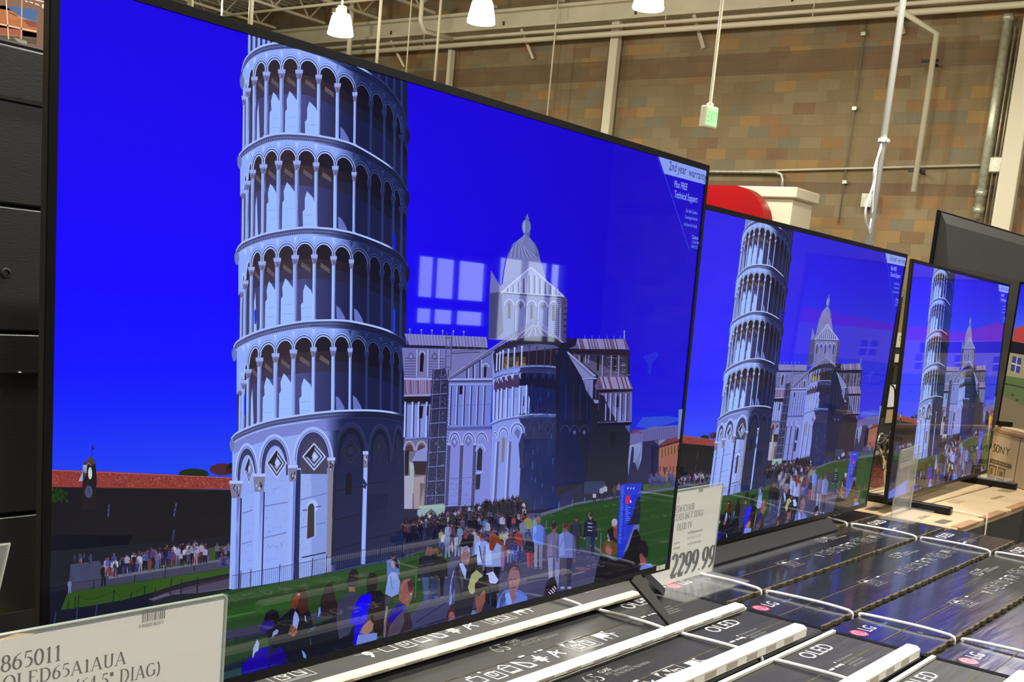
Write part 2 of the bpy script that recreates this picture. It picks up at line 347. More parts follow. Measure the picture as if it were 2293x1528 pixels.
# ================================================================ room shell
XW, XL, YB, YF, ZC = 20.0, -8.0, 34.0, -12.0, 7.15
def struct(name, mb, m): return tag(mb.build(name, m), kind='structure')
b = MB(); b.box((XL - .2, YF - .2, FLOOR - .2), (XW + .3, YB + .2, FLOOR)); struct('floor', b, M['floor'])
b = MB(); b.box((XW, YF - .2, FLOOR), (XW + .3, YB + .2, ZC + .3)); struct('wall_right', b, M['wall'])
b = MB(); b.box((XL - .2, YB, FLOOR), (XW, YB + .2, ZC + .3)); struct('wall_back', b, M['wall'])
b = MB(); b.box((XL - .2, YF - .2, FLOOR), (XL, YB, ZC + .3)); struct('wall_left', b, M['wall'])
# front wall with the entrance glazing that mirrors in the screens
WX0, WX1, WZ0, WZ1 = 14.2, 18.6, .18, 1.72
b = MB()
b.box((XL, YF - .2, FLOOR), (WX0, YF, ZC + .3)); b.box((WX1, YF - .2, FLOOR), (XW, YF, ZC + .3))
b.box((WX0, YF - .2, FLOOR), (WX1, YF, WZ0)); b.box((WX0, YF - .2, WZ1), (WX1, YF, ZC + .3)); struct('wall_front', b, M['dark_panel'])
b = MB()
for x, hw in ((WX0, .03), (14.68, .02), (15.27, .04), (16.29, .2), (17.3, .06), (18.1, .05), (WX1, .03)): b.box((x - hw, YF - .12, WZ0), (x + hw, YF - .04, WZ1))
b.box((WX0, YF - .12, .66), (16.2, YF - .04, .86)); b.box((WX0, YF - .12, 1.54), (16.2, YF - .04, WZ1)); b.box((WX0, YF - .12, WZ0), (16.2, YF - .04, .42)); b.box((WX0, YF - .12, WZ1 - .03), (WX1, YF - .04, WZ1))
struct('window_1', b, M['dark_steel'])
# corrugated roof deck
b = MB(); y = YF; k = 0
prof = []
while y < YB:
    prof += [(y, ZC), (y + .09, ZC), (y + .12, ZC + .06), (y + .24, ZC + .06)]; y += .27
vs = []; fs = []
for (yy, zz) in prof: vs += [(XL, yy, zz), (XW, yy, zz)]
for i in range(len(prof) - 1): fs.append((2 * i, 2 * i + 1, 2 * i + 3, 2 * i + 2))
b.add(vs, fs); b.box((XL, YF, ZC + .07), (XW, YB, ZC + .2)); struct('ceiling', b, M['deck'])

# ---- roof steel
def joist(y):
    b = MB(); z1, z0 = ZC - .04, ZC - .62; x = XL + .1
    for z in (z0, z1):
        b.box((XL + .05, y - .035, z - .025), (XW - .45, y + .035, z + .025))
    while x < XW - 1.2:
        b.bar((x, y, z1), (x + .55, y, z0), .028); b.bar((x + .55, y, z0), (x + 1.1, y, z1), .028); x += 1.1
    o = b.build('roof_joist', M['steel_paint']); return o
ny = 0; ys = [8.2 + 1.75 * i for i in range(-6, 13)]
first = None
for i, y in enumerate(ys):
    if first is None: first = joist(0); o = first
    else: o = first.copy(); sc.collection.objects.link(o)
    o.location = (0, y, 0)
    tag(o, 'cream open-web steel joist running under the roof deck towards the block wall', 'roof joist', 'roof joists under the deck')
def bridging(x, z, lab):
    b = MB(); b.box((x - .025, YF + .1, z - .025), (x + .025, YB - .1, z + .025)); tag(b.build('bridging_bar', M['steel_paint']), lab, 'steel bar', 'bridging bars across the joists')
for x, z in ((18.0, ZC - .68), (15.2, ZC - .68), (12.4, ZC - .68), (9.0, ZC - .68)): bridging(x, z, 'thin cream steel bar crossing the roof joists at right angles')
# deep ledger girder along the block wall
b = MB()
b.box((19.62, YF + .1, 6.44), (19.96, YB - .1, 6.50)); b.box((19.76, YF + .1, 6.14), (19.80, YB - .1, 6.44)); b.box((19.62, YF + .1, 6.10), (19.96, YB - .1, 6.16))
gd = b.build('wall_girder', M['steel_paint']); tag(gd, 'deep cream steel girder running along the top of the block wall', 'girder')
y = 8.5
while y < 22: b = MB(); b.box((19.74, y, 6.2), (19.76, y + .04, 6.28)); b.build('bolt_plate', M['dark_steel'], gd); y += 3.3
def pipe(name, pts, r, m, lab, cat='pipe', group=None, n=10):
    b = MB(); b.tube(pts, r, n); return tag(b.build(name, m, smooth=True), lab, cat, group)
P1 = pipe('sprinkler_pipe', [(19.5, YF + .1, 5.95), (19.5, YB - .1, 5.93)], .035, M['white_paint'], 'slim cream pipe running just above the thicker pipe high on the block wall')
P2 = pipe('sprinkler_main', [(19.6, YF + .1, 5.83), (19.6, YB - .1, 5.81)], .055, M['white_paint'], 'thick cream pipe running below the girder along the block wall')
for i, y in enumerate((8.0, 11.0, 17.2, 21)):
    b = MB(); b.tube([(19.55, y, 5.88), (19.55, y, 6.12)], .012, 6); b.tube([(19.5, y - .02, 5.95), (19.55, y, 6.05), (19.6, y + .02, 5.83)], .01, 6)
    tag(b.build('pipe_hanger', M['white_paint']), 'thin rod hanger holding the cream pipes beneath the girder', 'pipe hanger', 'hangers of the cream pipes')
for q0, q1, lab in (((875, 92), (905, 150), 'short slanting cream brace by the leftmost lamps, left of three'), ((1167, 66), (1193, 132), 'short slanting cream brace crossing the pipes behind the middle lamp'), ((1553, 33), (1575, 108), 'short slanting cream brace left of the hanging exit sign rod'), ((2006, 5), (2022, 76), 'short slanting cream brace behind the white ceiling cable')):
    p = at_x(*q0, 19.72); q = at_x(*q1, 19.93); b = MB(); b.bar(p, q, .07, .05); tag(b.build('wall_brace', M['white_paint']), lab, 'brace')
# columns on the block wall
def column(q0, q1, wd, X, lab, zt=6.1):
    p = at_x(*q0, X); q = at_x(*q1, X); y = (p.y + q.y) / 2; b = MB(); b.box((X - .08, y - wd / 2, FLOOR), (X + .08, y + wd / 2, zt), b=.01)
    tag(b.build('steel_column', M['white_paint']), lab, 'steel column')
column((1383, 100), (1353, 300), .19, 19.85, 'cream square steel column on the block wall above the big television', 6.1)
column((1013, 90), (1006, 190), .09, 19.85, 'narrow cream steel column on the block wall left of the middle lamp', 5.8)
column((2272, 250), (2252, 520), .3, 19.7, 'wide cream steel column at the right end of the block wall', 6.1)
# conduits
def on_wall(pts, X): return [at_x(*q, X) for q in pts]
def vert(q0, q1, X):
    a = at_x(*q0, X); c = at_x(*q1, X); y = (a.y + c.y) / 2; return [(X, y, a.z), (X, y, c.z)]
pipe('conduit', vert((1938, 45), (1880, 500), 19.95), .013, M['conduit'], 'thin grey vertical conduit on the block wall right of the exit sign')
for q in ((1934, 76), (1914, 243), (1892, 408)):
    p = at_x(*q, 19.93); b = MB(); b.box((19.9, p.y - .04, p.z - .03), (19.99, p.y + .04, p.z + .03)); tag(b.build('conduit_clamp', M['galv']), 'small clamp on the thin grey vertical conduit', 'clamp', 'clamps of the thin conduit')
a = at_x(1589, 382, 19.93); c = at_x(2222, 372, 19.93)
pipe('conduit', [(19.93, a.y + 4, a.z - .1), (19.93, a.y, a.z - .03), (19.93, c.y, c.z + .02)], .02, M['steel_paint'], 'long thin horizontal conduit crossing the block wall above the red sign')
a = at_x(1589, 388, 19.88); c = at_x(1755, 386, 19.88)
pipe('conduit', [(19.88, a.y + 3, c.z), (19.88, c.y + .15, c.z), (19.88, c.y + .04, c.z - .04), (19.88, c.y, c.z - .14), (19.88, c.y, c.z - .36)], .03, M['galv'], 'short conduit with a downward bend over the cream kiosk')
p = at_x(2097, 75, 19.5); q = at_x(2046, 430, 19.5); r = at_x(2030, 12, 18.7)
dp = MB(); dp.tube([(18.8, r.y + .2, r.z), (19.5, (p.y + q.y) / 2, p.z), (19.5, (p.y + q.y) / 2, q.z)], .05, 10)
dpo = tag(dp.build('down_pipe', M['white_paint'], smooth=True), 'bent cream drop pipe with two black clamps right of the white ceiling cable', 'pipe')
for qq in ((2083, 137), (2053, 383)):
    c = at_x(*qq, 19.6); b = MB(); b.box((19.55, c.y - .14, c.z - .02), (19.6, c.y + .14, c.z + .02)); b.box((19.56, c.y - .02, c.z - .015), (19.99, c.y + .02, c.z + .015)); b.build('pipe_clamp', M['cable'], dpo)
pts = vert((2255, 40), (2191, 490), 19.84)
gp = MB(); gp.tube(pts, .075, 12); gpo = tag(gp.build('galvanised_pipe', M['galv'], smooth=True), 'shiny galvanised pipe left of the wide cream column', 'pipe')
for z in (pts[0][2], 2.9, 2.62): gp = MB(); gp.tube([(19.84, pts[0][1], z - .05), (19.84, pts[0][1], z + .05)], .095, 12); gp.box((19.9, pts[0][1] - .02, z - .02), (19.999, pts[0][1] + .02, z + .02)); gp.build('coupling', M['galv'], gpo, smooth=True)
for dx, lab in ((2268, 'thin pale wire conduit just left of the wide cream column'), (2279, 'second thin wire conduit against the wide cream column')):
    pipe('conduit', vert((dx, 60), (dx - 58, 500), 19.9), .013, M['galv'], lab)
p = at_x(2231, 370, 19.9); b = MB(); b.box((19.82, p.y - .14, p.z - .13), (20, p.y + .14, p.z + .13), b=.02); tag(b.build('junction_box', M['galv']), 'small grey junction box beside the galvanised pipe', 'junction box')
# hanging rods and drops against the ceiling
for q0, q1, r_, X, lab in (((788, 0), (782, 122), .06, 19, 'cream vertical pipe beside the leftmost lamp'), ((855, 0), (842, 140), .035, 17, 'thin bright rod hanging right of the leftmost lamp'),
                          ((990, 0), (971, 180), .028, 18, 'thin cream rod hanging left of the middle lamp'), ((914, 60), (912, 165), .015, 18, 'very thin wire hanging behind the slanting brace'),
                          ((1240, 96), (1226, 260), .018, 19.5, 'thin grey wire hanging down the block wall above the big television'), ((562, 0), (562, 60), .05, 15, 'cream vertical pipe above the leaning tower picture')):
    a = at_x(*q0, X); c = at_x(*q1, X); y = (a.y + c.y) / 2; pipe('hanging_rod', [(X, y, ZC), (X, y, c.z - .3)], r_, M['white_paint'], lab, 'rod')
p = at_x(940, 0, 18.3); q = at_x(940, 67, 18.3); r = at_x(1013, 97, 19.5)
pipe('branch_pipe', [(18.3, q.y, ZC), (18.3, q.y, q.z + .2), (18.4, q.y - .03, q.z), (19.5, r.y, 5.93)], .05, M['white_paint'], 'bent cream branch pipe joining the slim wall pipe')
p = at_x(425, 0, 12); b = MB(); b.bar((12, p.y, ZC), (12, p.y - .02, p.z - .2), .12, .04); tag(b.build('hanging_plate', M['white_paint']), 'flat cream hanger plate at the top edge of the picture', 'hanger plate')

# ---- lamps
def make_lamp():
    t = empty('ceiling_lamp')
    b = MB(); prof = [(.15, .32), (.18, .26), (.215, .1), (.238, -.02), (.238, -.05), (.2, -.06), (0.0, -.065)]; b.lathe(prof); b.build('glass_bowl', M['lamp'], t, True)
    b = MB(); b.lathe([(0, .46), (.07, .46), (.09, .42), (.1, .32), (.13, .29), (0, .29)]); b.box((-.2, -.05, .3), (-.1, .05, .38)); b.build('ballast_housing', M['steel_paint'], t)
    b = MB(); b.tube([(0, 0, .46), (0, 0, ZC - LAMP_Z)], .015, 6); b.build('rod', M['steel_paint'], t)
    return t
lp = None
labs = {(15, 8.6): 'glowing bowl lamp at the top edge, rightmost of three', (15, 11.83): 'glowing bowl lamp in the middle of the three by the girder', (15, 15.16): 'glowing bowl lamp just above the leaning tower picture, leftmost of three'}
for x, y in LAMPS:
    if lp is None: lp = make_lamp(); o = lp
    else: o = copy_tree(lp)
    o.location = (x, y, LAMP_Z); tag(o, labs.get((x, y), 'glowing bowl lamp out of view, added to light the store'), 'ceiling lamp', 'high bay ceiling lamps')  # lamps out of view are added to light the store
    ld = bpy.data.lights.new('lamp_light', 'AREA'); ld.shape = 'DISK'; ld.size = .5; ld.energy = LAMP_W * (2.7 if y < 1 and x < 12 else 1); ld.color = (1, .965, .89)  # unseen front lamps run stronger to brighten the signs
    lo = bpy.data.objects.new('lamp_light', ld); link(lo); lo.location = (x, y, LAMP_Z - .08)
    ld = bpy.data.lights.new('added_uplight', 'POINT'); ld.shadow_soft_size = .2; ld.energy = LAMP_W * .95; ld.color = (1, .96, .86)  # extra unseen point light above each bowl, added to brighten the roof
    lo = bpy.data.objects.new('added_uplight', ld); link(lo); lo.location = (x, y, LAMP_Z + .6)

# ---- exit sign
p = at_x(1587, 262, 14.0); t = empty('exit_sign', (14, p.y, p.z), label='small hanging exit sign with a glowing green face on a long white rod', cat='exit sign')
t.rotation_euler = (0, 0, R(72))
b = MB(); b.box((-.06, -.12, -.15), (.06, .12, .14), b=.015); b.build('housing', M['white_paint'], t)
f2 = MB(); f2.box((-.068, -.1, -.12), (-.06, .1, .11)); f2 = f2.build('lit_face', M['green'], t)
pt = Paint(eps=1e-4); pt.L = 5; x = -.085
for ch in 'EXIT': x += pt.text(ch, x, -.08, .15, (110, 220, 110), .38) + .010
pt.build('lettering', M['ink'], t, up='y', loc=(-.069, .005, 0), rot=(0, 0, R(-90)))
b = MB(); b.tube([(0, 0, .14), (0, 0, ZC - p.z)], .022, 8); b.lathe([(.05, .14), (.05, .17), (.03, .19)], n=12); b.tube([(0, 0, 2.05), (0, 0, 2.12)], .035, 8); b.build('rod', M['white_paint'], t)

# ---- cream kiosk with red rounded sign
A = at_x(1790, 420, 17.5); B = at_x(1700, 413, 17.5)
t = empty('kiosk', (17.5, 0, FLOOR), label='cream kiosk pillar with a capped top behind the red sign', cat='kiosk')
zt = A.z - FLOOR
b = MB(); b.box((0, A.y + .08, 0), (.8, B.y + 1.2, zt - .18)); b.build('body', M['white_paint'], t)
b = MB(); b.box((-.08, A.y, zt - .18), (.88, B.y + 1.3, zt), b=.02); b.build('cap', M['white_paint'], t)
pr = at_x(1724, 455, 16.6); pl = at_x(1589, 416, 16.6)
yr = pr.y; zt = pl.z; rr = .62; yl = yr + 4.2
out = [(yl, zt - 2.2), (yr, zt - 2.2), (yr, zt - rr)] + [(yr + rr - rr * math.cos(R(a)), zt - rr + rr * math.sin(R(a))) for a in range(8, 91, 8)] + [(yl, zt)]
b = MB(); b.prism(out, 'x', 16.5, 16.8)
rs = b.build('red_sign', M['red']); tag(rs, 'large glossy red sign panel with a rounded corner in front of the cream kiosk', 'sign')
b = MB(); b.box((16.55, yl - .6, FLOOR), (16.75, yl - .5, zt - 2.2)); b.box((16.55, yr + .5, FLOOR), (16.75, yr + .6, zt - 2.2)); b.build('post', M['white_paint'], rs)
p = at_x(1948, 448, 19.9); b = MB(); b.box((19.8, p.y - .12, p.z - .13), (20, p.y + .12, p.z + .1)); tag(b.build('wall_box', M['galv']), 'small grey wall box behind the looping white cable', 'wall box')

# ---- white cable drop from the ceiling
Yc = .9; top = at_y(2016, 0, Yc); bt = at_y(1952, 545, Yc); X0 = (top.x + bt.x) / 2
t = empty('ceiling_cable', (X0, Yc, 0), label='thick white cable bundle hanging from the ceiling behind the second television', cat='cable')
b = MB(); b.tube([(0, 0, ZC), (0, 0, top.z + .3), (.0, 0, .1)], .016, 8); b.tube([(.012, .0, ZC), (.03, .01, top.z), (.012, 0, top.z - .6), (.016, 0, at_y(1979, 315, Yc).z)], .010, 6); b.build('bundle', M['cord'], t, True)
zt_ = at_y(1979, 315, Yc).z; b = MB(); b.tube([(-.025, -.01, zt_), (.03, -.01, zt_)], .012, 6); b.tube([(0, 0, zt_ - .008), (0, 0, zt_ + .008)], .026, 8); b.build('cable_tie', M['strap'], t)
b = MB()
def loop(qs, r):
    P = [at_y(*q, Yc) - Vector((X0, Yc, 0)) for q in qs]; pts = []
    for i in range(len(P) - 1):
        p0 = P[max(i - 1, 0)]; p1 = P[i]; p2 = P[i + 1]; p3 = P[min(i + 2, len(P) - 1)]
        for k in range(6):
            u = k / 6; pts.append(.5 * ((2 * p1) + (p2 - p0) * u + (2 * p0 - 5 * p1 + 4 * p2 - p3) * u * u + (3 * p1 - p0 - 3 * p2 + p3) * u ** 3))
    pts.append(P[-1]); b.tube(pts, r, 6)
loop([(1978, 318), (1968, 345), (1958, 378), (1956, 410), (1948, 436), (1939, 465), (1938, 492), (1946, 520), (1953, 548)], .0055)
loop([(1975, 320), (1966, 350), (1960, 400), (1955, 440), (1953, 480), (1948, 510), (1952, 545)], .0045)
b.build('loose_loop', M['strap'], t, True)

# ================================================================ the picture shown on the television screens
TVW, TVH, TILT1 = 1.449, 0.83, 0.02101
_n = Vector((0, math.cos(TILT1), -math.sin(TILT1)))          # normal of the first panel
def S(px, py):
    """photo pixel -> u,v in metres on the first television's panel"""
    d = ray(px, py); t = -(CAM.dot(_n)) / d.dot(_n); P = CAM + d * t
    return (P.x, P.z / math.cos(TILT1)) if True else None
def spline(P, n=8):
    out = []
    for i in range(len(P) - 1):
        p0 = P[max(i - 1, 0)]; p1 = P[i]; p2 = P[i + 1]; p3 = P[min(i + 2, len(P) - 1)]
        for k in range(n):
            u = k / n; out.append(tuple(.5 * ((2 * p1[a]) + (p2[a] - p0[a]) * u + (2 * p0[a] - 5 * p1[a] + 4 * p2[a] - p3[a]) * u * u + (3 * p1[a] - p0[a] - 3 * p2[a] + p3[a]) * u ** 3) for a in (0, 1)))
    return out + [tuple(P[-1])]
def yat(C, x):
    if x <= C[0][0]: return C[0][1]
    for i in range(len(C) - 1):
        if C[i][0] <= x <= C[i + 1][0]: return C[i][1] + (C[i + 1][1] - C[i][1]) * (x - C[i][0]) / max(C[i + 1][0] - C[i][0], 1e-6)
    return C[-1][1]
def mix(a, b_, t): t = max(0, min(1, t)); return tuple(a[k] + (b_[k] - a[k]) * t for k in range(3))
SCR = (.011, .013, TVW - .011, TVH - .011)
pic = Paint(clip=SCR, eps=7e-6, to=S); rnd = random.Random(7)
def off(s, ox, oy): return lambda *pts: [(ox + x / s, oy + y / s) for x, y in pts]

# -- sky (graded picture content)
def skycol(u, v):
    T = [(1.0, (26, 0, 226)), (.8, (24, 0, 240)), (.62, (18, 0, 254)), (.5, (16, 20, 254)), (.4, (22, 50, 246)), (.28, (32, 84, 232)), (.15, (34, 80, 220))]
    Rr = [(1.0, (22, 0, 196)), (.8, (22, 0, 194)), (.62, (20, 0, 204)), (.5, (14, 0, 214)), (.4, (14, 22, 214)), (.3, (30, 60, 214)), (.15, (34, 70, 200))]
    def g(t, x):
        for i in range(len(t) - 1):
            if x >= t[i + 1][0]: return mix(t[i + 1][1], t[i][1], (x - t[i + 1][0]) / (t[i][0] - t[i + 1][0]))
        return t[-1][1]
    return mix(g(T, v), g(Rr, v), (u - .25) / .55)
NX, NY = 14, 24
for i in range(NX):
    for j in range(NY):
        us = [SCR[0] + (SCR[2] - SCR[0]) * a / NX for a in (i, i + 1)]; vs_ = [SCR[1] + (SCR[3] - SCR[1]) * a / NY for a in (j, j + 1)]
        P = [(us[0], vs_[0]), (us[1], vs_[0]), (us[1], vs_[1]), (us[0], vs_[1])]
        pic.raw(P, [skycol(u / TVW, v / TVH) for u, v in P])
pic.layer()
# thin clouds at the right
for q, c in (([(1440, 800), (1470, 788), (1478, 796), (1462, 812), (1458, 838), (1452, 838), (1452, 815)], (26, 34, 214)), ([(1425, 955), (1440, 935), (1500, 932), (1530, 940), (1500, 950), (1450, 960)], (42, 72, 212)), ([(1410, 985), (1420, 965), (1530, 955), (1530, 990)], (46, 78, 205))): pic.pg(q, c)

# -- long dark building at the left
pic.layer()
pic.ell(435, 1062, 34, 12, (18, 40, 22), 14); pic.ell(500, 1052, 30, 14, (70, 34, 50), 10); pic.pg([(512, 1040), (523, 1036), (530, 1060), (505, 1060)], (20, 22, 30))
pic.layer()
pic.pg([(60, 1088), (300, 1093), (530, 1098), (530, 1250), (60, 1330)], (14, 14, 24)); pic.pg([(60, 1200), (300, 1200), (250, 1300), (60, 1500)], (12, 14, 32))
pic.layer()
pic.pg([(60, 1051), (230, 1056), (530, 1071), (530, 1097), (300, 1094), (60, 1090)], (136, 54, 52))
pic.layer()
for i in range(460):
    x = rnd.uniform(100, 522); t = rnd.random(); y = 1053.5 + (x - 100) * .04 + t * (33 - (x - 100) * .028); c = rnd.choice([(150, 66, 60), (112, 40, 44), (164, 84, 76), (96, 36, 42), (128, 48, 46)])
    pic.pg([(x, y), (x + 2.4, y + .1), (x + 2.2, y + 3), (x - .2, y + 3)], c)
pic.line([(60, 1091), (530, 1099)], 1.6, (50, 24, 30)); pic.line([(60, 1051.5), (530, 1071.5)], 1, (180, 100, 110))
for i in range(60):
    x = rnd.uniform(106, 152); y = rnd.uniform(1096, 1124); pic.ell(x, y, 3, 4, rnd.choice([(22, 48, 16), (30, 58, 18), (16, 34, 14)]), 6)
pic.layer()
q = off(3.473, 100, 980)
pic.pg(q((300, 330), (305, 205), (400, 205), (410, 330), (400, 560), (290, 560)), (28, 18, 26)); pic.pg(q((305, 205), (365, 140), (410, 205), (395, 215), (320, 215)), (70, 60, 66))
pic.pg(q((268, 342), (300, 270), (302, 215), (335, 215), (330, 280), (300, 342)), (150, 160, 200)); pic.line(q((370, 150), (375, 55)), 1.2, (20, 20, 60)); pic.pg(q((375, 70), (395, 88), (375, 98)), (20, 30, 110))
pic.layer()
pic.ell(*q((347, 424))[0], 8.5, 14, (64, 70, 110), 18); pic.ell(*q((358, 280))[0], 4.5, 14, (200, 205, 205), 12); pic.line(q((330, 220), (345, 200), (372, 222)), 1.2, (140, 120, 110))
pic.layer(); pic.line(q((347, 424), (347, 395)), 1, (16, 18, 50)); pic.line(q((347, 424), (362, 430)), 1, (16, 18, 50))
for a, c in (((505, 520), (498, 620)), ((1030, 510), (1010, 620)), ((1012, 715), (995, 840))):
    pic.line(q(a, c), 4, (44, 46, 84))
    for k in range(3): x = a[0] + (c[0] - a[0]) * (k + .5) / 3; y = a[1] + (c[1] - a[1]) * (k + .5) / 3; pic.line(q((x, y - 10), (x - 2, y + 8)), 1.6, (96, 104, 160))

# -- ground at the left: path, lawns, fences
pic.layer()
pic.pg([(60, 1240), (530, 1200), (530, 1420), (60, 1600)], (17, 20, 36)); pic.pg([(895, 1060), (1210, 1060), (1460, 1050), (1560, 1050), (1560, 1320), (895, 1330)], (30, 32, 62))
pic.layer()
pic.pg(q((190, 1215), (205, 990), (430, 960), (500, 1080), (1460, 935), (1460, 1010), (960, 1090), (250, 1195)), (58, 60, 86))
pic.pg(q((205, 990), (430, 960), (430, 1100), (205, 1125)), (64, 70, 104))
pic.pg(q((770, 1000), (960, 940), (1250, 870), (1460, 830), (1460, 940), (1000, 1010), (770, 1050)), (54, 74, 30))
pic.layer()
pic.pg(q((500, 1080), (1460, 938), (1460, 952), (500, 1105)), (96, 96, 124)); pic.line(q((205, 1135), (440, 1105)), 1.5, (30, 30, 60))
pic.pg(q((130, 1345), (180, 1215), (260, 1195), (960, 1092), (1460, 1012), (1460, 1055), (1100, 1125), (800, 1220), (600, 1270), (250, 1330)), (44, 76, 22))
pic.layer()
pic.pg(q((90, 1360), (250, 1328), (800, 1245), (1100, 1125), (1460, 1055), (1460, 1180), (1390, 1200), (60, 1530), (20, 1530)), (17, 20, 36))
pic.pg(q((700, 1350), (1370, 1200), (1460, 1185), (1460, 1230), (700, 1390)), (18, 44, 20))
pic.layer()
pic.pg(q((810, 1262), (1000, 1195), (1250, 1130), (1460, 1085), (1460, 1175), (1200, 1212), (1000, 1225), (850, 1272)), (84, 78, 104)); pic.pg(q((950, 1215), (1200, 1140), (1460, 1078), (1460, 1095), (1200, 1160), (1000, 1222)), (60, 40, 56))
pic.layer()
for i in range(46): x = 1060 + i * 9; pic.line(q((x, 1228 - (x - 1060) * .16), (x + 3, 1150 - (x - 1060) * .17)), .9, (26, 26, 44))
pic.line(q((1050, 1150), (1460, 1075)), 1, (30, 26, 44))
for x, y0, y1 in ((270, 1230, 1340), (545, 1190, 1290), (785, 1150, 1250), (865, 1170, 1240), (990, 1090, 1240), (1070, 1110, 1230), (1195, 1090, 1225), (945, 1000, 1090), (1175, 960, 1040), (390, 1120, 1180), (708, 1070, 1130), (190, 1270, 1340), (245, 1240, 1330), (680, 1200, 1260)): pic.line(q((x, y0), (x - 6, y1)), 2, (16, 26, 24))
for x, y0, y1 in ((92, 1355, 1510), (262, 1320, 1460), (414, 1290, 1400)): pic.line(q((x, y0), (x - 18, y1)), 2.2, (50, 58, 100))
pic.line(q((270, 1240), (330, 1262), (400, 1255), (545, 1200), (600, 1240), (680, 1225), (785, 1165)), .8, (18, 30, 20))

# -- little figures
CL = [(190, 195, 235), (230, 232, 250), (16, 18, 30), (24, 22, 40), (60, 70, 160), (150, 60, 60), (90, 120, 190), (28, 26, 34), (120, 110, 150), (70, 40, 50), (200, 190, 210)]
def figure(x, y, h, sh=None, pt_=None, skin=(150, 104, 110), hair=(24, 18, 24)):
    w_ = h * .15; sh = mix(sh or rnd.choice(CL), (20, 20, 50), .3); pt_ = mix(pt_ or rnd.choice(CL[2:]), (20, 20, 50), .35); skin = mix(skin, (30, 20, 40), .3)
    pic.ell(x, y - h * .92, h * .055, h * .075, skin, 7); pic.ell(x, y - h * .95, h * .055, h * .05, hair, 7)
    pic.pg([(x - w_ * .35, y - h * .84), (x + w_ * .35, y - h * .84), (x + w_ * .9, y - h * .78), (x + w_ * .95, y - h * .52), (x + w_ * .6, y - h * .48), (x - w_ * .6, y - h * .48), (x - w_ * .95, y - h * .52), (x - w_ * .9, y - h * .78)], sh)
    pic.pg([(x - w_ * .6, y - h * .5), (x + w_ * .6, y - h * .5), (x + w_ * .75, y), (x + w_ * .3, y), (x, y - h * .36), (x - w_ * .3, y), (x - w_ * .75, y)], pt_)
for k in range(3):
    pic.layer()
    for i in range(36):
        t = rnd.random() ** .8; x = 232 + t * 232 + rnd.uniform(-4, 4); y = 1288 - t * 34 + rnd.uniform(-6, 5) + k * 2; figure(x, y, rnd.uniform(30, 44))
for i in range(14): figure(rnd.uniform(486, 516), 1262 + rnd.uniform(-8, 8), 38)
for i in range(8): figure(rnd.uniform(168, 206), 1262 + rnd.uniform(-3, 3), 20, (60, 64, 110))
figure(233, 1314, 50, (14, 14, 20), (14, 14, 20)); figure(157, 1330, 32, (130, 150, 200), (150, 170, 220))

# -- the leaning tower
RG = [spline(P) for P in (
 [(539, 172), (547, 137), (567, 113), (600, 99), (650, 94), (700, 101), (760, 127), (833, 166), (870, 195), (900, 238), (916, 292)],
 [(533, 350), (552, 329), (591, 307), (626, 299), (665, 299), (708, 303), (756, 312), (798, 326), (857, 361), (890, 388), (915, 430)],
 [(527, 566), (541, 545), (583, 526), (633, 515), (683, 509), (730, 511), (760, 515), (800, 524), (860, 547), (895, 568), (916, 600)],
 [(521, 782), (535, 762), (583, 740), (650, 724), (700, 718), (759, 717), (800, 722), (860, 737), (900, 757), (914, 775)],
 [(516, 985), (530, 970), (567, 953), (610, 940), (650, 933), (705, 925), (760, 920), (830, 919), (880, 924), (914, 934)])]
LITE = (142, 172, 255); LITE2 = (168, 194, 255); NAVY = (28, 36, 84); SHX = 760
def lightness(x): return 0 if x < SHX - 14 else (1 if x > SHX + 10 else (x - SHX + 14) / 24)
def band(top, bot, colf, x0, x1, step=6):
    x = x0
    while x < x1 - .01:
        xn = min(x + step, x1); pic.pg([(x, top(x)), (xn, top(xn)), (xn, bot(xn)), (x, bot(x))], None, [colf(x), colf(xn), colf(xn), colf(x)]); x = xn
pic.layer()
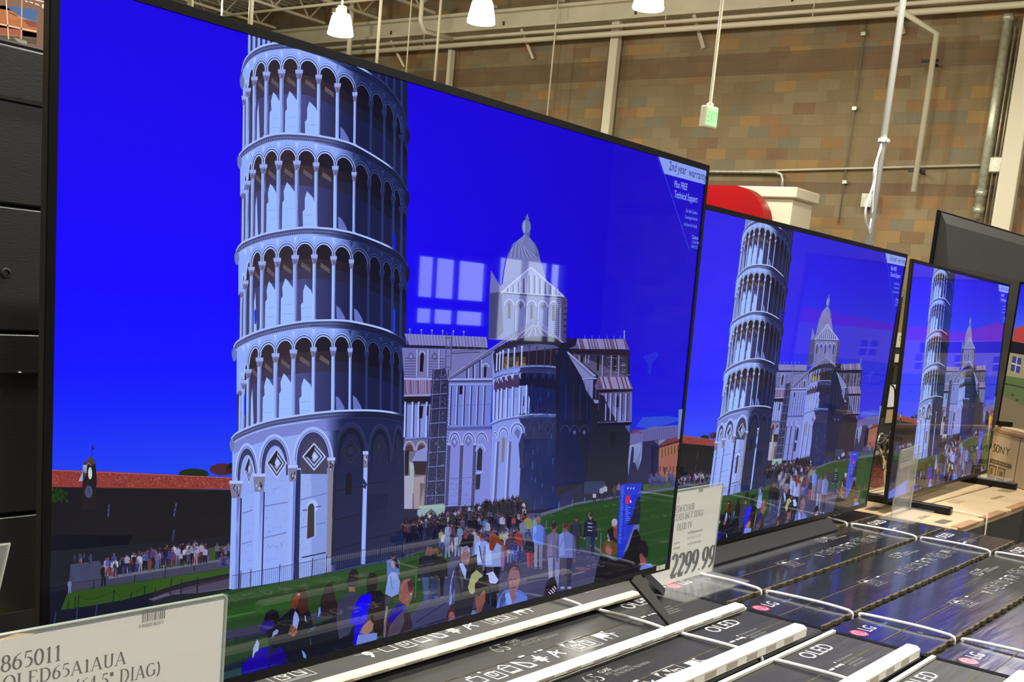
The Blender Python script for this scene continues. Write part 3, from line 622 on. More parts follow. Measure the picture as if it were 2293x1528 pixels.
# bit of the storey above the highest ring
band(lambda x: 40, lambda x: yat(RG[0], x) + 4, lambda x: mix((90, 104, 176), (20, 26, 66), (x - 640) / 140), 557, 914)
pic.layer()
for x in range(560, 690, 11): pic.line([(x, 50), (x - 1, yat(RG[0], x))], 5, LITE); pic.line([(x + 5, 50), (x + 4, yat(RG[0], x))], 3, (46, 44, 84))
for x in range(850, 912, 17): pic.line([(x, 150), (x, yat(RG[0], x))], 5, (36, 48, 110))
COLX = [[548, 556, 571, 598, 632, 671, 715, 757, 796, 832, 862, 885, 901], [546, 555, 567, 591, 625, 666, 709, 752, 794, 828, 858, 882, 900], [542, 550, 564, 588, 622, 662, 705, 748, 788, 826, 856, 880, 899], [539, 546, 557, 582, 618, 658, 703, 747, 785, 822, 854, 879, 898]]
for k in range(4):
    C0, C1 = RG[k], RG[k + 1]; X0_ = [546, 540, 536, 532][k]; X1_ = [913, 911, 911, 909][k]
    base = lambda x: yat(C1, x) + 3
    def capy(x, C=C0): return yat(C, max(x, 566)) + 66 + max(0, 566 - x) * 2.2
    pic.layer()      # gallery back wall
    band(lambda x: yat(C0, x), base, lambda x: (mix((64, 62, 104), (72, 74, 132), (x - 560) / 60) if x < 690 else mix((66, 68, 124), (22, 28, 68), (x - 690) / 110)), X0_, X1_)
    pic.layer()      # gloomy vault under the arches
    band(lambda x: yat(C0, x), lambda x: capy(x) + 26, lambda x: mix((58, 46, 56), (16, 16, 36), (x - 700) / 120), X0_, X1_)
    band(lambda x: capy(x) + 26, lambda x: capy(x) + 50, lambda x: mix((60, 54, 84), (18, 22, 50), (x - 700) / 120), X0_, X1_)
    pic.layer()
    xs = COLX[k]
    for i in range(2, len(xs) - 1):
        a, c = xs[i], xs[i + 1]; g = c - a; m = (a + c) / 2; yb = base(m)
        if a < 690:
            top = capy(m) + 44 + (12 if i > 4 else 0); col = (152, 186, 255); wl = a + g * .18; wr = c - 3; w2 = a + g * .5
            if i <= 2: pic.pg([(a + 5, yb), (a + 6, top + 40), (a + 9, top + 14), (a + 12, yb)], col)
            else:
                pic.pg([(wl, yb), (wl + 1, top + 46), (wl + 5, top + 40), (wl + 4, top + 20), (w2 - 2, top), (w2 + 4, top + 6), (wr, top + 24), (wr, yb)] if i < 5 else [(wl + 6, yb), (wl + 5, top + 52), (wl + 10, top + 46), (wl + 10, top + 22), (w2 + 1, top + 6), (wr - 4, top + 20), (wr, top + 34), (wr, yb)], col)
                pic.line([(wl + 6, top + 60), (wr - 3, top + 58)], .8, (110, 130, 205)); pic.line([(wl + 5, top + 80), (wr - 4, top + 79)], .8, (110, 130, 205))
        elif 735 < a < 790:
            pic.pg([(a + 7, yb), (a + 6, yb - 36), (a + 14, yb - 30), (a + 24, yb - 12), (a + 28, yb)], (96, 112, 190))
        # stone beam under the vault
        if 2 <= i < 7: pic.pg([(a + g * .35, capy(m) + 12), (a + g * .8, capy(m) + 26), (a + g * .8, capy(m) + 36), (a + g * .3, capy(m) + 22)], (96, 84, 92))
    pic.layer()      # arcade spandrels
    arch = lambda x: 30
    band(lambda x: yat(C0, x) + 12, lambda x: capy(x) - 4, lambda x: mix(LITE, NAVY, (x - 752) / 60), X0_ - 1, X1_ + 2)
    pic.layer()
    for i in range(len(xs) - 1):
        a, c = xs[i], xs[i + 1]; g = c - a; m = (a + c) / 2; rx = g / 2 - 1.5; yc = capy(m) - 4; ry = min(26, yc - yat(C0, m) - 22); d = lightness(m)
        dk = mix((50, 40, 50), (14, 14, 32), (m - 640) / 180); yl_, yr_ = capy(a) + 1, capy(c) + 1
        pts_ = [(m + rx * math.cos(R(t)), yc + (yr_ - yl_) * math.cos(R(t)) / 2 * .8 - ry * math.sin(R(t))) for t in range(0, 181, 15)]
        pic.pg([(c - 1.5, yr_ + 3)] + pts_ + [(a + 1.5, yl_ + 3)], dk)
    pic.layer()
    for i in range(len(xs) - 1):
        a, c = xs[i], xs[i + 1]; g = c - a; m = (a + c) / 2; rx = g / 2 - 1.5; yc = capy(m) - 4; ry = min(26, yc - yat(C0, m) - 22); d = max(0, min(1, (m - 760) / 60)); sl = (capy(c) - capy(a)) * .4
        for rr_, wd_, c1, c2 in ((0, 2.2, LITE2, (52, 66, 132)), (3.2, 2.0, (52, 56, 112), (18, 24, 58)), (6, 1.8, LITE2, (46, 60, 124)), (8.4, 1.0, (90, 104, 176), (22, 28, 66))):
            if g < 16 and rr_ > 3: continue
            pic.line([(m + (rx + rr_ * .7) * math.cos(R(t)), yc + sl * math.cos(R(t)) - (ry + rr_) * math.sin(R(t))) for t in range(0, 181, 15)], wd_, mix(c1, c2, d))
        pic.pg([(c - 4, yat(C0, c) + 20), (c + 4, yat(C0, c) + 20), (c, yat(C0, c) + 34)], mix((176, 196, 255), (40, 52, 110), lightness(c)))
    pic.layer()      # columns
    for i, x in enumerate(xs):
        yt, yb = capy(x), base(x); wl = 9 if 2 < i < 6 else (7.5 if i in (1, 2, 6, 7) else 5.5); d = 1 if x > 800 else 0
        cl = (140, 168, 246) if not d else (38, 50, 108)
        if i in (6, 7): cl = (152, 186, 255)
        if i == 8: cl = (140, 168, 250)
        pic.pg([(x - wl / 2, yt + 16), (x + wl / 2, yt + 16), (x + wl / 2 - 1, yb), (x - wl / 2 - 1, yb)], cl)
        if not d: pic.pg([(x + wl * .16, yt + 16), (x + wl / 2, yt + 16), (x + wl / 2 - 1, yb), (x + wl * .16 - 1, yb)], (84, 80, 112) if i < 6 else (110, 128, 204)); pic.pg([(x - wl / 2, yt + 16), (x - wl / 2 + 2, yt + 16), (x - wl / 2 + 1, yb), (x - wl / 2 - 1, yb)], (170, 192, 255))
        aw = wl * .8 + 1.5
        pic.pg([(x - aw, yt - 5), (x + aw, yt - 5), (x + aw - .5, yt + 3), (x - aw + .5, yt + 3)], mix((150, 168, 236), (34, 44, 96), 1 if x > 810 else 0))
        pic.pg([(x - aw + 1, yt + 3), (x + aw - 1, yt + 3), (x + wl / 2, yt + 16), (x - wl / 2, yt + 16)], mix((116, 122, 178), (32, 42, 92), 1 if x > 810 else 0))
        pic.pg([(x - wl * .75, yb - 5), (x + wl * .75, yb - 5), (x + wl * .8, yb), (x - wl * .8, yb)], mix((150, 170, 238), (30, 40, 90), d))
    pic.layer()
    for i, x in enumerate(xs):
        if x > 810: continue
        yt = capy(x); pic.line([(x - 3, yt + 7), (x + 2, yt + 10), (x - 1, yt + 14)], 1.2, (50, 46, 70)); pic.line([(x + 3, yt + 5), (x + 4, yt + 12)], 1, (60, 56, 84))
pic.layer()
# ---- ground storey
q6 = off(3.727, 500, 920)
bl = spline([(516, 1322), (580, 1312), (655, 1299), (742, 1281), (818, 1264), (905, 1247)])
band(lambda x: yat(RG[4], x) + 6, lambda x: yat(bl, x), lambda x: mix((140, 166, 244), (146, 168, 236), (x - 600) / 90) if x < 700 else mix((128, 148, 218), (20, 30, 70), (x - 734) / 20), 521, 907)
pic.layer()
band(lambda x: yat(RG[4], x) + 8, lambda x: yat(RG[4], x) + 44, lambda x: mix((118, 130, 206), (24, 32, 76), (x - 728) / 40), 524, 907)
pic.pg(q6((930, 600), (1520, 560), (1520, 1130), (930, 1240)), (24, 32, 70)); pic.pg(q6((1210, 700), (1380, 690), (1370, 900), (1210, 960)), (30, 36, 66))
# brick joints
pic.layer()
for i in range(150):
    x = rnd.uniform(548, 735); y = rnd.uniform(1060, 1290); l = rnd.uniform(3, 12)
    if y < yat(bl, x) - 14: pic.line([(x, y), (x + l, y - l * .12)], .7, (116, 138, 216)); pic.line([(x, y), (x, y + rnd.uniform(4, 10))], .7, (118, 140, 218))
for i in range(60):
    x = rnd.uniform(755, 900); y = rnd.uniform(1010, 1240); pic.line([(x, y), (x + rnd.uniform(4, 14), y - 1)], .7, rnd.choice([(34, 44, 88), (16, 24, 58)]))
for a, c in (((165, 860), (245, 832)), ((160, 1115), (240, 1092)), ((345, 800), (540, 765)), ((340, 1065), (528, 1020)), ((650, 745), (870, 690)), ((780, 950), (860, 935)), ((650, 980), (700, 968))): pic.line(q6(a, c), 2.4, (100, 116, 186))
for a, c in (((930, 672), (1170, 630)), ((1220, 610), (1370, 590)), ((930, 915), (1160, 865)), ((1220, 835), (1360, 805)), ((930, 1165), (1150, 1105)), ((1215, 1075), (1500, 1005)), ((655, 1230), (860, 1185))): pic.line(q6(a, c), 2.6, (14, 20, 52))
pic.line(q6((365, 1150), (380, 1120), (392, 1155), (410, 1125), (440, 1140), (470, 1135)), 1, (110, 128, 200)); pic.line(q6((485, 1105), (500, 1140)), 1, (110, 128, 200)); pic.line(q6((500, 1100), (482, 1145)), 1, (110, 128, 200))
# big arches
ARC = [((200, 560), 95, 290, 105, 590, 300, 0), ((432, 480), 135, 285, 300, 500, 590, 0), ((752, 420), 165, 285, 590, 420, 915, 0), ((1070, 380), 140, 285, 930, 380, 1200, 1), ((1312, 370), 98, 262, 1215, 370, 1400, 1), ((1466, 350), 46, 230, 1410, 350, 1516, 1)]
for ai, (cc, rx, ry, xl, yb_, xr, dk) in enumerate(ARC):
    pic.layer()
    P = [(cc[0] + rx * math.cos(R(t)), cc[1] - ry * math.sin(R(t)) * .98) for t in range(0, 181, 10)]
    pic.pg(q6(*([(cc[0] + rx, cc[1] + 60)] + P + [(cc[0] - rx, cc[1] + 60)])), (34, 42, 88) if dk else (150, 172, 244))
    P2 = [(cc[0] + rx * .82 * math.cos(R(t)), cc[1] - ry * .86 * math.sin(R(t)) * .98) for t in range(0, 181, 10)]
    pic.layer(); pic.pg(q6(*([(cc[0] + rx * .82, cc[1] + 60)] + P2 + [(cc[0] - rx * .82, cc[1] + 60)])), (14, 20, 50) if dk else (54, 56, 100))
    P3 = [(cc[0] + rx * .66 * math.cos(R(t)) + (6 if not dk else 0), cc[1] + 20 - ry * .74 * math.sin(R(t)) * .98) for t in range(0, 181, 10)]
    pic.layer(); pic.pg(q6(*([(cc[0] + rx * .72, cc[1] + 110)] + P3 + [(cc[0] - rx * .6, cc[1] + 110)])), (24, 32, 70) if dk else ((140, 162, 236) if ai < 2 else (66, 64, 92)))
    pic.layer()
    for kk, cl in ((1, (170, 192, 255)), (.90, (86, 92, 160))):
        pic.line(q6(*[(cc[0] + rx * kk * math.cos(R(t)), cc[1] - ry * kk * math.sin(R(t)) * .98) for t in range(0, 181, 10)]), 2.2 if kk == 1 else 1.6, cl if not dk else mix(cl, (16, 20, 52), .82))
# lozenges
for (cx_, cy_, hw, hh, dk) in ((216, 492, 40, 118, 0), (448, 440, 88, 130, 0), (760, 385, 100, 118, 0), (1064, 335, 82, 110, 1), (1302, 300, 55, 105, 1), (1455, 262, 22, 70, 1)):
    for kk, cl in ((1, (174, 194, 252)), (.86, (70, 66, 90)), (.7, (160, 180, 246)), (.56, (60, 56, 76)), (.4, (150, 168, 226))):
        pic.layer(); c2 = mix(cl, (14, 18, 46), .86) if dk else cl
        pic.pg(q6((cx_ - hw * kk, cy_), (cx_, cy_ - hh * kk), (cx_ + hw * kk, cy_), (cx_, cy_ + hh * kk)), c2)
    pic.layer()
    if not dk: pic.pg(q6((cx_ - hw * .8, cy_ - 4), (cx_, cy_ - hh * .8), (cx_ + 6, cy_ - hh * .5), (cx_ - hw * .2, cy_ - 4), (cx_ - hw * .1, cy_ + hh * .2)), (40, 36, 48)); pic.ell(*q6((cx_ + 8, cy_ - 4))[0], hw * .045, hh * .06, (176, 196, 250), 8)
pic.layer()
# big half columns
for (x, y0, y1, wd_, cap, lit) in ((529, 1078, 1320, 20, 38, 1), (581, 1062, 1312, 19, 40, 1), (656, 1043, 1300, 15, 36, 1), (742, 1026, 1281, 12, 34, 2), (819, 1012, 1264, 9, 36, 1)):
    xb = x - (y1 - y0) * .022
    pic.pg([(x - wd_ / 2, y0 + cap), (x + wd_ / 2, y0 + cap), (xb + wd_ / 2, y1), (xb - wd_ / 2, y1)], (146, 172, 250) if lit == 1 else (128, 124, 140))
    if x < 700 : pic.pg([(x + wd_ * .1, y0 + cap), (x + wd_ / 2, y0 + cap), (xb + wd_ / 2, y1), (xb + wd_ * .1, y1)], (98, 112, 190)); pic.pg([(x + wd_ / 2, y0 + cap), (x + wd_ / 2 + 3, y0 + cap), (xb + wd_ / 2 + 3, y1 - 2), (xb + wd_ / 2, y1)], (24, 24, 60))
    if x == 656: pic.pg([(x + 8, y0 + 10), (x + 18, y0 + 10), (xb + 19, y1 - 3), (xb + 7, y1 - 1)], (34, 38, 84))
    if x == 742: pic.pg([(x + 5, y0 + 14), (x + 12, y0 + 14), (xb + 12, y1 - 16), (xb + 5, y1 - 14)], (22, 26, 56)); pic.pg([(xb - 7, y1 - 30), (xb + 5, y1 - 30), (xb + 6, y1), (xb - 8, y1)], (150, 174, 246))
    aw = wd_ * .75 if x < 800 else 6
    pic.pg([(x - aw, y0 - 1), (x + aw, y0 - 1), (x + aw, y0 + 6), (x - aw, y0 + 6)], (168, 186, 250)); pic.pg([(x - aw + 1, y0 + 6), (x + aw - 1, y0 + 6), (x + wd_ / 2, y0 + cap), (x - wd_ / 2, y0 + cap)], (120, 120, 150))
pic.layer()
for (x, y0, cap, aw) in ((529, 1078, 36, 9), (581, 1062, 36, 10), (656, 1043, 32, 8), (742, 1026, 30, 5), (819, 1012, 32, 3)):
    for j in range(9): xx = x + rnd.uniform(-aw, aw) * .7; yy = y0 + 8 + rnd.random() * (cap - 12); pic.pg([(xx - 1.4, yy), (xx + 1.2, yy - 2), (xx + 1.6, yy + 4), (xx - .6, yy + 5)], rnd.choice([(54, 48, 62), (170, 184, 236), (40, 38, 54)]))
pic.pg([(812, 1088), (820, 1086), (820, 1096), (812, 1092)], (28, 36, 80)); pic.pg([(812, 1068), (822, 1084), (822, 1090), (812, 1084)], (30, 38, 84))
# slit windows
pic.ell(*q6((745, 800))[0], 13, 16, (160, 180, 246), 14); pic.layer()
pic.pg(q6((705, 1070), (705, 800), (725, 775), (750, 768), (768, 790), (772, 1050)), (170, 190, 250)); pic.layer()
pic.pg(q6((700, 1072), (708, 805), (725, 778), (748, 775), (762, 800), (762, 1048)), (54, 50, 52)); pic.pg(q6((1026, 700), (1030, 530), (1050, 508), (1074, 530), (1072, 700)), (12, 14, 28))
pic.line(q6((665, 835), (705, 828)), 3, (78, 84, 140)); pic.line(q6((775, 805), (815, 798)), 3, (78, 84, 140))
# ---- rings: cornice shadow, light lip, rounded overhang
for k, C in enumerate(RG):
    pic.layer(); n0, n1 = C[0][0] - 2, C[-1][0] + 1
    band(lambda x: yat(C, x) + 2, lambda x: yat(C, x) + 15, lambda x: mix((70, 78, 128), (20, 26, 60), (x - 740) / 60), n0, n1, 5)
    pic.layer(); band(lambda x: yat(C, x) + 15, lambda x: yat(C, x) + 19, lambda x: mix((150, 170, 240), (30, 38, 86), (x - 700) / 80), n0 + 3, n1 - 2, 5)
    band(lambda x: yat(C, x) + 8, lambda x: yat(C, x) + 9.5, lambda x: mix((112, 122, 180), (30, 36, 78), (x - 740) / 60), n0, n1, 5)
    lim = (820, 868, 868, 872, 880)[k]
    pic.layer(); band(lambda x: yat(C, x) - 1.5, lambda x: yat(C, x) + 2.8, lambda x: mix((168, 190, 255), (40, 50, 106), (x - lim) / 16), n0 + 4, n1 - 2, 4)
    x0_, y0_ = C[0]; pic.ell(x0_ + 4, y0_ + 13, 5, 15, (104, 120, 178), 14); x1_, y1_ = C[-1]; pic.ell(x1_ - 3, y1_ + 14, 5, 18, (18, 22, 56), 12)
    if k in (1, 2, 3):
        for i in range(34): xx = n0 + 8 + i * 5; pic.line([(xx, yat(C, xx) + 10), (xx, yat(C, xx) + 14)], 1.4, (120, 132, 190))
# sky glimpsed through the galleries
pic.layer()
for (x, y0, y1) in ((884, 520, 560), (883, 688, 745), (549, 880, 930), (572, 690, 726)): pic.pg([(x - 2.5, y0 + 8), (x, y0), (x + 2.5, y0 + 10), (x + 2, y1), (x - 2, y1)], (24, 50, 236) if y0 > 600 else (20, 10, 240))

# ---- the cathedral
STN = (112, 112, 176); STN2 = (134, 140, 206); SHD = (24, 28, 66); BLU = (140, 160, 240)
q4 = off(3.637, 900, 720); q5 = off(3.82, 1250, 720); q7 = off(2.996, 760, 510)
def stripes(poly_top, poly_bot, n, c1, c2, wd_):
    """thin vertical strips between two edges given by end points"""
    for i in range(n):
        t = (i + .5) / n; a = (poly_top[0][0] + (poly_top[1][0] - poly_top[0][0]) * t, poly_top[0][1] + (poly_top[1][1] - poly_top[0][1]) * t)
        c = (poly_bot[0][0] + (poly_bot[1][0] - poly_bot[0][0]) * t, poly_bot[0][1] + (poly_bot[1][1] - poly_bot[0][1]) * t); pic.line([a, c], wd_, rnd.choice([c1, c2]))
pic.layer()
# dome and lantern
pic.line(q7((1262, -90), (1262, -60)), 2, (120, 130, 170)); pic.ell(1181, 490, 4, 7, (90, 100, 150), 10); pic.ell(1179, 508, 10, 17, (104, 116, 168), 16); pic.pg([(1171, 520), (1188, 520), (1185, 532), (1175, 532)], (84, 92, 140))
D = spline([(1124, 650), (1130, 605), (1136, 576), (1142, 562), (1152, 548), (1166, 536), (1176, 525), (1186, 532), (1198, 548), (1205, 562), (1210, 582), (1222, 620), (1232, 650)])
pic.pg(D, (112, 116, 178)); pic.pg([(1196, 540), (1200, 546), (1206, 560), (1209, 575), (1200, 575)], (54, 58, 110))
pic.layer()
for i in range(15): t = i / 14; pic.line([(1176, 527), (1160 + 24 * t - 14 + 8 * math.sin(t * 3), 548), (1138 + 68 * t, 577)], .9, (160, 166, 220) if i % 2 else (76, 80, 140))
pic.ell(1174, 509, 2.4, 14, (150, 160, 205), 8)
pic.layer()
# drum with gable
pic.pg([(1097, 650), (1100, 606), (1120, 640), (1189, 598), (1262, 660), (1270, 672), (1267, 768), (1094, 760)], (104, 108, 176))
pic.layer(); pic.pg(q7((1085, 438), (1285, 265), (1505, 462)), (128, 134, 200)); pic.pg(q7((1010, 440), (1090, 430), (1100, 700), (1060, 745), (1000, 745)), (64, 66, 116))
pic.layer(); pic.line(q7((1085, 438), (1285, 265), (1505, 462)), 3, (168, 174, 230)); pic.line(q7((1100, 440), (1500, 468)), 4, (60, 58, 100)); pic.line(q7((1100, 432), (1500, 460)), 2.4, (170, 178, 232))
for i, x in enumerate(range(1130, 1480, 36)): h = 150 - abs(1290 - x) * .75; pic.line(q7((x, 430 + (x - 1100) * .07), (x, 430 - h * .8)), 3, (62, 58, 92)); pic.line(q7((x + 12, 430 + (x - 1100) * .07), (x + 12, 430 - h * .8)), 2, (160, 168, 226))
pic.layer()
for x in (1140, 1215, 1290, 1365, 1436):
    y = 520 + (x - 1140) * .05; pic.arc(*q7((x, y))[0], 10, 13, 2, (164, 170, 230)); pic.arc(*q7((x, y))[0], 6, 9, 1.2, (70, 68, 110))
    if x in (1140, 1290, 1436): pic.pg(q7((x - 9, y + 90), (x - 9, y - 5), (x, y - 20), (x + 9, y - 5), (x + 9, y + 90)), (34, 30, 44))
    else: pic.pg(q7((x, y - 25), (x + 14, y), (x, y + 25), (x - 14, y)), (60, 56, 96))
for x in (1178, 1252, 1328, 1400, 1475): pic.line(q7((x, 540), (x - 4, 740)), 1.6, (60, 60, 110)); pic.line(q7((x + 7, 540), (x + 3, 740)), 1.6, (160, 168, 230))
for i in range(18): y = 480 + i * 14; pic.line(q7((1440 + (i % 2) * 10, y), (1505, y + 3)), 1.3, (64, 62, 104))
pic.layer(); pic.pg(q7((1490, 470), (1525, 470), (1520, 775), (1490, 770)), (70, 64, 100))
for y in range(490, 760, 40): pic.pg(q7((1505, y), (1532, y + 6), (1520, y + 22), (1505, y + 18)), (30, 26, 52))
pic.layer()
# nave to the left
pic.pg(q4((20, 100), (690, 128), (700, 215), (360, 200), (60, 192)), (120, 120, 184)); pic.pg(q4((40, 192), (700, 212), (700, 232), (40, 215)), (34, 28, 48)); pic.pg(q4((0, 215), (720, 232), (380, 470), (20, 460)), (110, 112, 176))
pic.pg(q4((18, 455), (255, 460), (250, 480), (18, 478)), (150, 156, 224)); pic.pg(q4((18, 476), (250, 480), (235, 590), (18, 598)), (112, 92, 136)); pic.pg(q4((18, 596), (235, 588), (232, 612), (18, 616)), (140, 140, 200)); pic.pg(q4((18, 612), (235, 610), (235, 680), (18, 680)), (30, 22, 36))
pic.pg(q4((18, 660), (235, 670), (215, 945), (25, 960)), (126, 138, 214)); pic.pg(q4((25, 940), (215, 935), (212, 965), (22, 968)), (80, 84, 150)); pic.pg(q4((18, 966), (212, 964), (190, 1528), (18, 1528)), (104, 100, 130))
pic.pg(q4((360, 470), (740, 465), (740, 520), (380, 520)), (100, 108, 180)); pic.pg(q4((380, 515), (735, 510), (720, 860), (370, 868)), (108, 122, 208)); pic.pg(q4((360, 865), (725, 850), (720, 885), (360, 895)), (84, 94, 170)); pic.pg(q4((360, 890), (730, 880), (720, 1500), (340, 1510)), (118, 128, 210))
pic.pg(q4((380, 470), (735, 215), (760, 250), (740, 470)), (104, 110, 178))
pic.layer()
for x in range(30, 690, 13): pic.line(q4((x, 100 + x * .04), (x + 12, 190 + x * .03)), .8, (80, 80, 140) if x % 2 else (150, 152, 214))
for x in (66, 160, 246, 333, 420, 505): pic.line(q4((x, 60 + x * .04), (x, 98 + x * .04)), 1.6, (110, 120, 190)); pic.ell(*q4((x, 64 + x * .04))[0], 2.2, 2.4, (120, 134, 200), 8)
for y in range(300, 460, 22): pic.line(q4((25, y), (120, y + 2)), 1.6, (62, 60, 104)); pic.line(q4((225, y + 4), (350, y + 6)), 1.4, (62, 60, 104))
for x in (125, 215, 305): pic.line(q4((x, 230), (x - 4, 450)), 3, (150, 160, 228)); pic.line(q4((x + 8, 230), (x + 4, 450)), 1.4, (50, 48, 86))
pic.pg(q4((146, 410), (150, 280), (162, 255), (178, 262), (180, 290), (172, 412)), (22, 16, 26)); pic.arc(*q4((164, 275))[0], 7, 9, 2, (150, 158, 226))
for x in (75, 268): pic.pg(q4((x, 250), (x + 28, 285), (x, 320), (x - 28, 285)), (70, 70, 120)); pic.pg(q4((x, 262), (x + 18, 285), (x, 308), (x - 18, 285)), (130, 136, 200))
for x in range(25, 240, 15): pic.line(q4((x, 482), (x + 4, 588)), 1.4, rnd.choice([(140, 130, 190), (100, 62, 92), (150, 150, 214), (90, 70, 110)]))
for x in (40, 100, 150, 215): pic.line(q4((x, 660), (x - 6, 945)), 2.2, (26, 26, 52)); pic.line(q4((x - 12, 655), (x - 20, 945)), 3.5, (160, 178, 248))
pic.pg(q4((140, 690), (176, 690), (166, 792), (140, 790)), (24, 20, 34)); pic.pg(q4((205, 690), (222, 690), (218, 770), (200, 770)), (30, 28, 50))
# rooms at the foot of the nave
for cx_ in (60, 160): pic.arc(*q4((cx_, 1050))[0], 12, 20, 3, (150, 150, 204)); pic.pg(q4((cx_ - 34, 1060), (cx_ - 24, 1020), (cx_, 1000), (cx_ + 26, 1020), (cx_ + 34, 1060)), (70, 44, 60))
pic.layer(); pic.pg(q4((80, 1140), (120, 1060), (205, 1020), (205, 1140)), (126, 134, 196)); pic.pg(q4((90, 1140), (205, 1140), (195, 1250), (110, 1250)), (44, 30, 40)); pic.pg(q4((25, 1060), (60, 1050), (52, 1255), (25, 1255)), (26, 22, 40)); pic.pg(q4((20, 1260), (90, 1258), (85, 1528), (20, 1528)), (158, 158, 190)); pic.pg(q4((95, 1270), (185, 1260), (180, 1528), (100, 1528)), (150, 138, 150)); pic.pg(q4((150, 1320), (185, 1320), (180, 1510), (145, 1510)), (24, 18, 30))
pic.pg(q4((60, 1140), (100, 1160), (95, 1400), (75, 1400)), (150, 170, 170))
pic.layer()
pic.pg(q4((140, 1505), (345, 1480), (340, 1528), (140, 1528)), (150, 172, 168)); pic.pg([(935, 1142), (998, 1130), (992, 1180), (933, 1190)], (138, 162, 172)); pic.pg([(950, 1190), (953, 1150), (966, 1140), (978, 1150), (980, 1190)], (26, 18, 24))
# scaffolding
pic.pg(q4((255, 400), (355, 380), (385, 520), (365, 860), (345, 1490), (185, 1500), (215, 965), (240, 600)), (44, 46, 84)); pic.layer()
for i in range(130):
    y = rnd.uniform(420, 1480); x = rnd.uniform(0, 1); xa = 245 - (y - 420) * .05 + x * 120; pic.line(q4((xa, y), (xa + rnd.uniform(-6, 24), y + rnd.uniform(-30, 30))), rnd.choice([1, 1.6]), rnd.choice([(22, 22, 44), (104, 112, 176), (80, 84, 140), (18, 18, 36)]))
for y in range(470, 1490, 118): pic.line(q4((240 - (y - 470) * .05, y + 10), (375 - (y - 470) * .03, y)), 2.6, (96, 102, 160)); pic.line(q4((240 - (y - 470) * .05, y + 18), (375 - (y - 470) * .03, y + 8)), 1.4, (20, 20, 40))
for dx in (0, 60, 125): pic.line(q4((255 + dx, 390), (190 + dx * 1.2, 1490)), 1.8, (30, 32, 60)); pic.line(q4((262 + dx, 390), (197 + dx * 1.2, 1490)), 1, (110, 118, 180))
for y in range(560, 1400, 26): pic.line(q4((372 - (y - 560) * .025, y), (395 - (y - 560) * .025, y + 16)), 1, (26, 28, 54))
for x in (355, 398): pic.line(q4((x + 10, 90), (x, 400)), 2, (70, 72, 120))
for y in (130, 205, 280, 370): pic.line(q4((355, y + 6), (405, y)), 2.2, (80, 82, 130))
for x in range(400, 690, 66): pic.line(q4((x, 130), (x - 4, 250)), 1, (90, 92, 146))
pic.line(q4((395, 250), (690, 225)), 1.4, (80, 76, 110)); pic.line(q4((400, 262), (640, 250)), 1.6, (40, 34, 60))
pic.layer()
# gable roof line and side wall pilasters
pic.line(q4((380, 468), (1065, 5)), 7, (92, 92, 144)); pic.line(q4((376, 460), (1060, 0)), 2, (150, 152, 206)); pic.line(q4((400, 470), (760, 238)), 2, (40, 40, 76))
pic.line(q4((375, 472), (735, 470)), 3.4, (156, 166, 234)); pic.line(q4((380, 490), (735, 486)), 3, (52, 54, 98)); pic.line(q4((385, 512), (730, 510)), 2.4, (150, 160, 230))
for x, y0 in ((530, 385), (582, 350), (636, 310)): pic.line(q4((x, y0), (x, 465)), 3, (46, 44, 80)); pic.line(q4((x + 12, y0), (x + 12, 465)), 2.6, (150, 158, 228))
pic.arc(*q4((683, 375))[0], 7, 9, 2, (164, 174, 240)); pic.pg(q4((668, 455), (670, 375), (682, 360), (690, 380), (686, 455)), (22, 18, 34))
for x in (405, 460, 515, 570, 625, 678): pic.line(q4((x, 525), (x - 12, 845)), 2.6, (40, 42, 86)); pic.line(q4((x - 10, 525), (x - 22, 845)), 2, (158, 172, 244))
pic.pg(q4((470, 525), (496, 525), (492, 595), (468, 595)), (22, 20, 38)); pic.line(q4((400, 690), (720, 675)), 1.2, (84, 96, 170))
for x in range(365, 720, 12): pic.line(q4((x, 872 - (x - 365) * .04), (x, 884 - (x - 365) * .04)), 1.2, (40, 44, 92))
for cx_, w_ in ((430, 45), (545, 50), (650, 50)):
    for rr_, c in ((1, (156, 168, 240)), (.85, (62, 66, 122)), (.72, (150, 162, 236))): pic.arc(*q4((cx_, 985))[0], w_ * rr_ / 3.637, 85 * rr_ / 3.637, 2, c)
for x in (385, 490, 597): pic.pg(q4((x - 14, 1010), (x + 12, 1010), (x - 8, 1500), (x - 34, 1505)), (62, 62, 108)); pic.pg(q4((x - 16, 990), (x + 12, 990), (x + 10, 1010), (x - 14, 1010)), (150, 160, 230))
pic.layer()
for x, y in ((428, 985), (540, 975)): pic.pg(q4((x, y - 40), (x + 28, y), (x, y + 50), (x - 28, y)), (86, 90, 160)); pic.pg(q4((x, y - 24), (x + 16, y), (x, y + 30), (x - 16, y)), (150, 160, 230))
pic.arc(*q4((640, 1060))[0], 10, 16, 2.6, (158, 168, 236)); pic.pg(q4((608, 1212), (618, 1050), (638, 1025), (656, 1050), (650, 1215)), (20, 24, 44)); pic.pg(q4((602, 1250), (642, 1246), (634, 1368), (596, 1372)), (20, 24, 44)); pic.line(q4((600, 1235), (665, 1228)), 2.6, (154, 166, 236))
for i in range(50): x, y = rnd.uniform(385, 590), rnd.uniform(1270, 1490); pic.line(q4((x, y), (x + rnd.uniform(10, 40), y - 2)), .8, (92, 98, 166))
pic.line(q4((390, 1285), (590, 1270)), 1.5, (84, 92, 166))
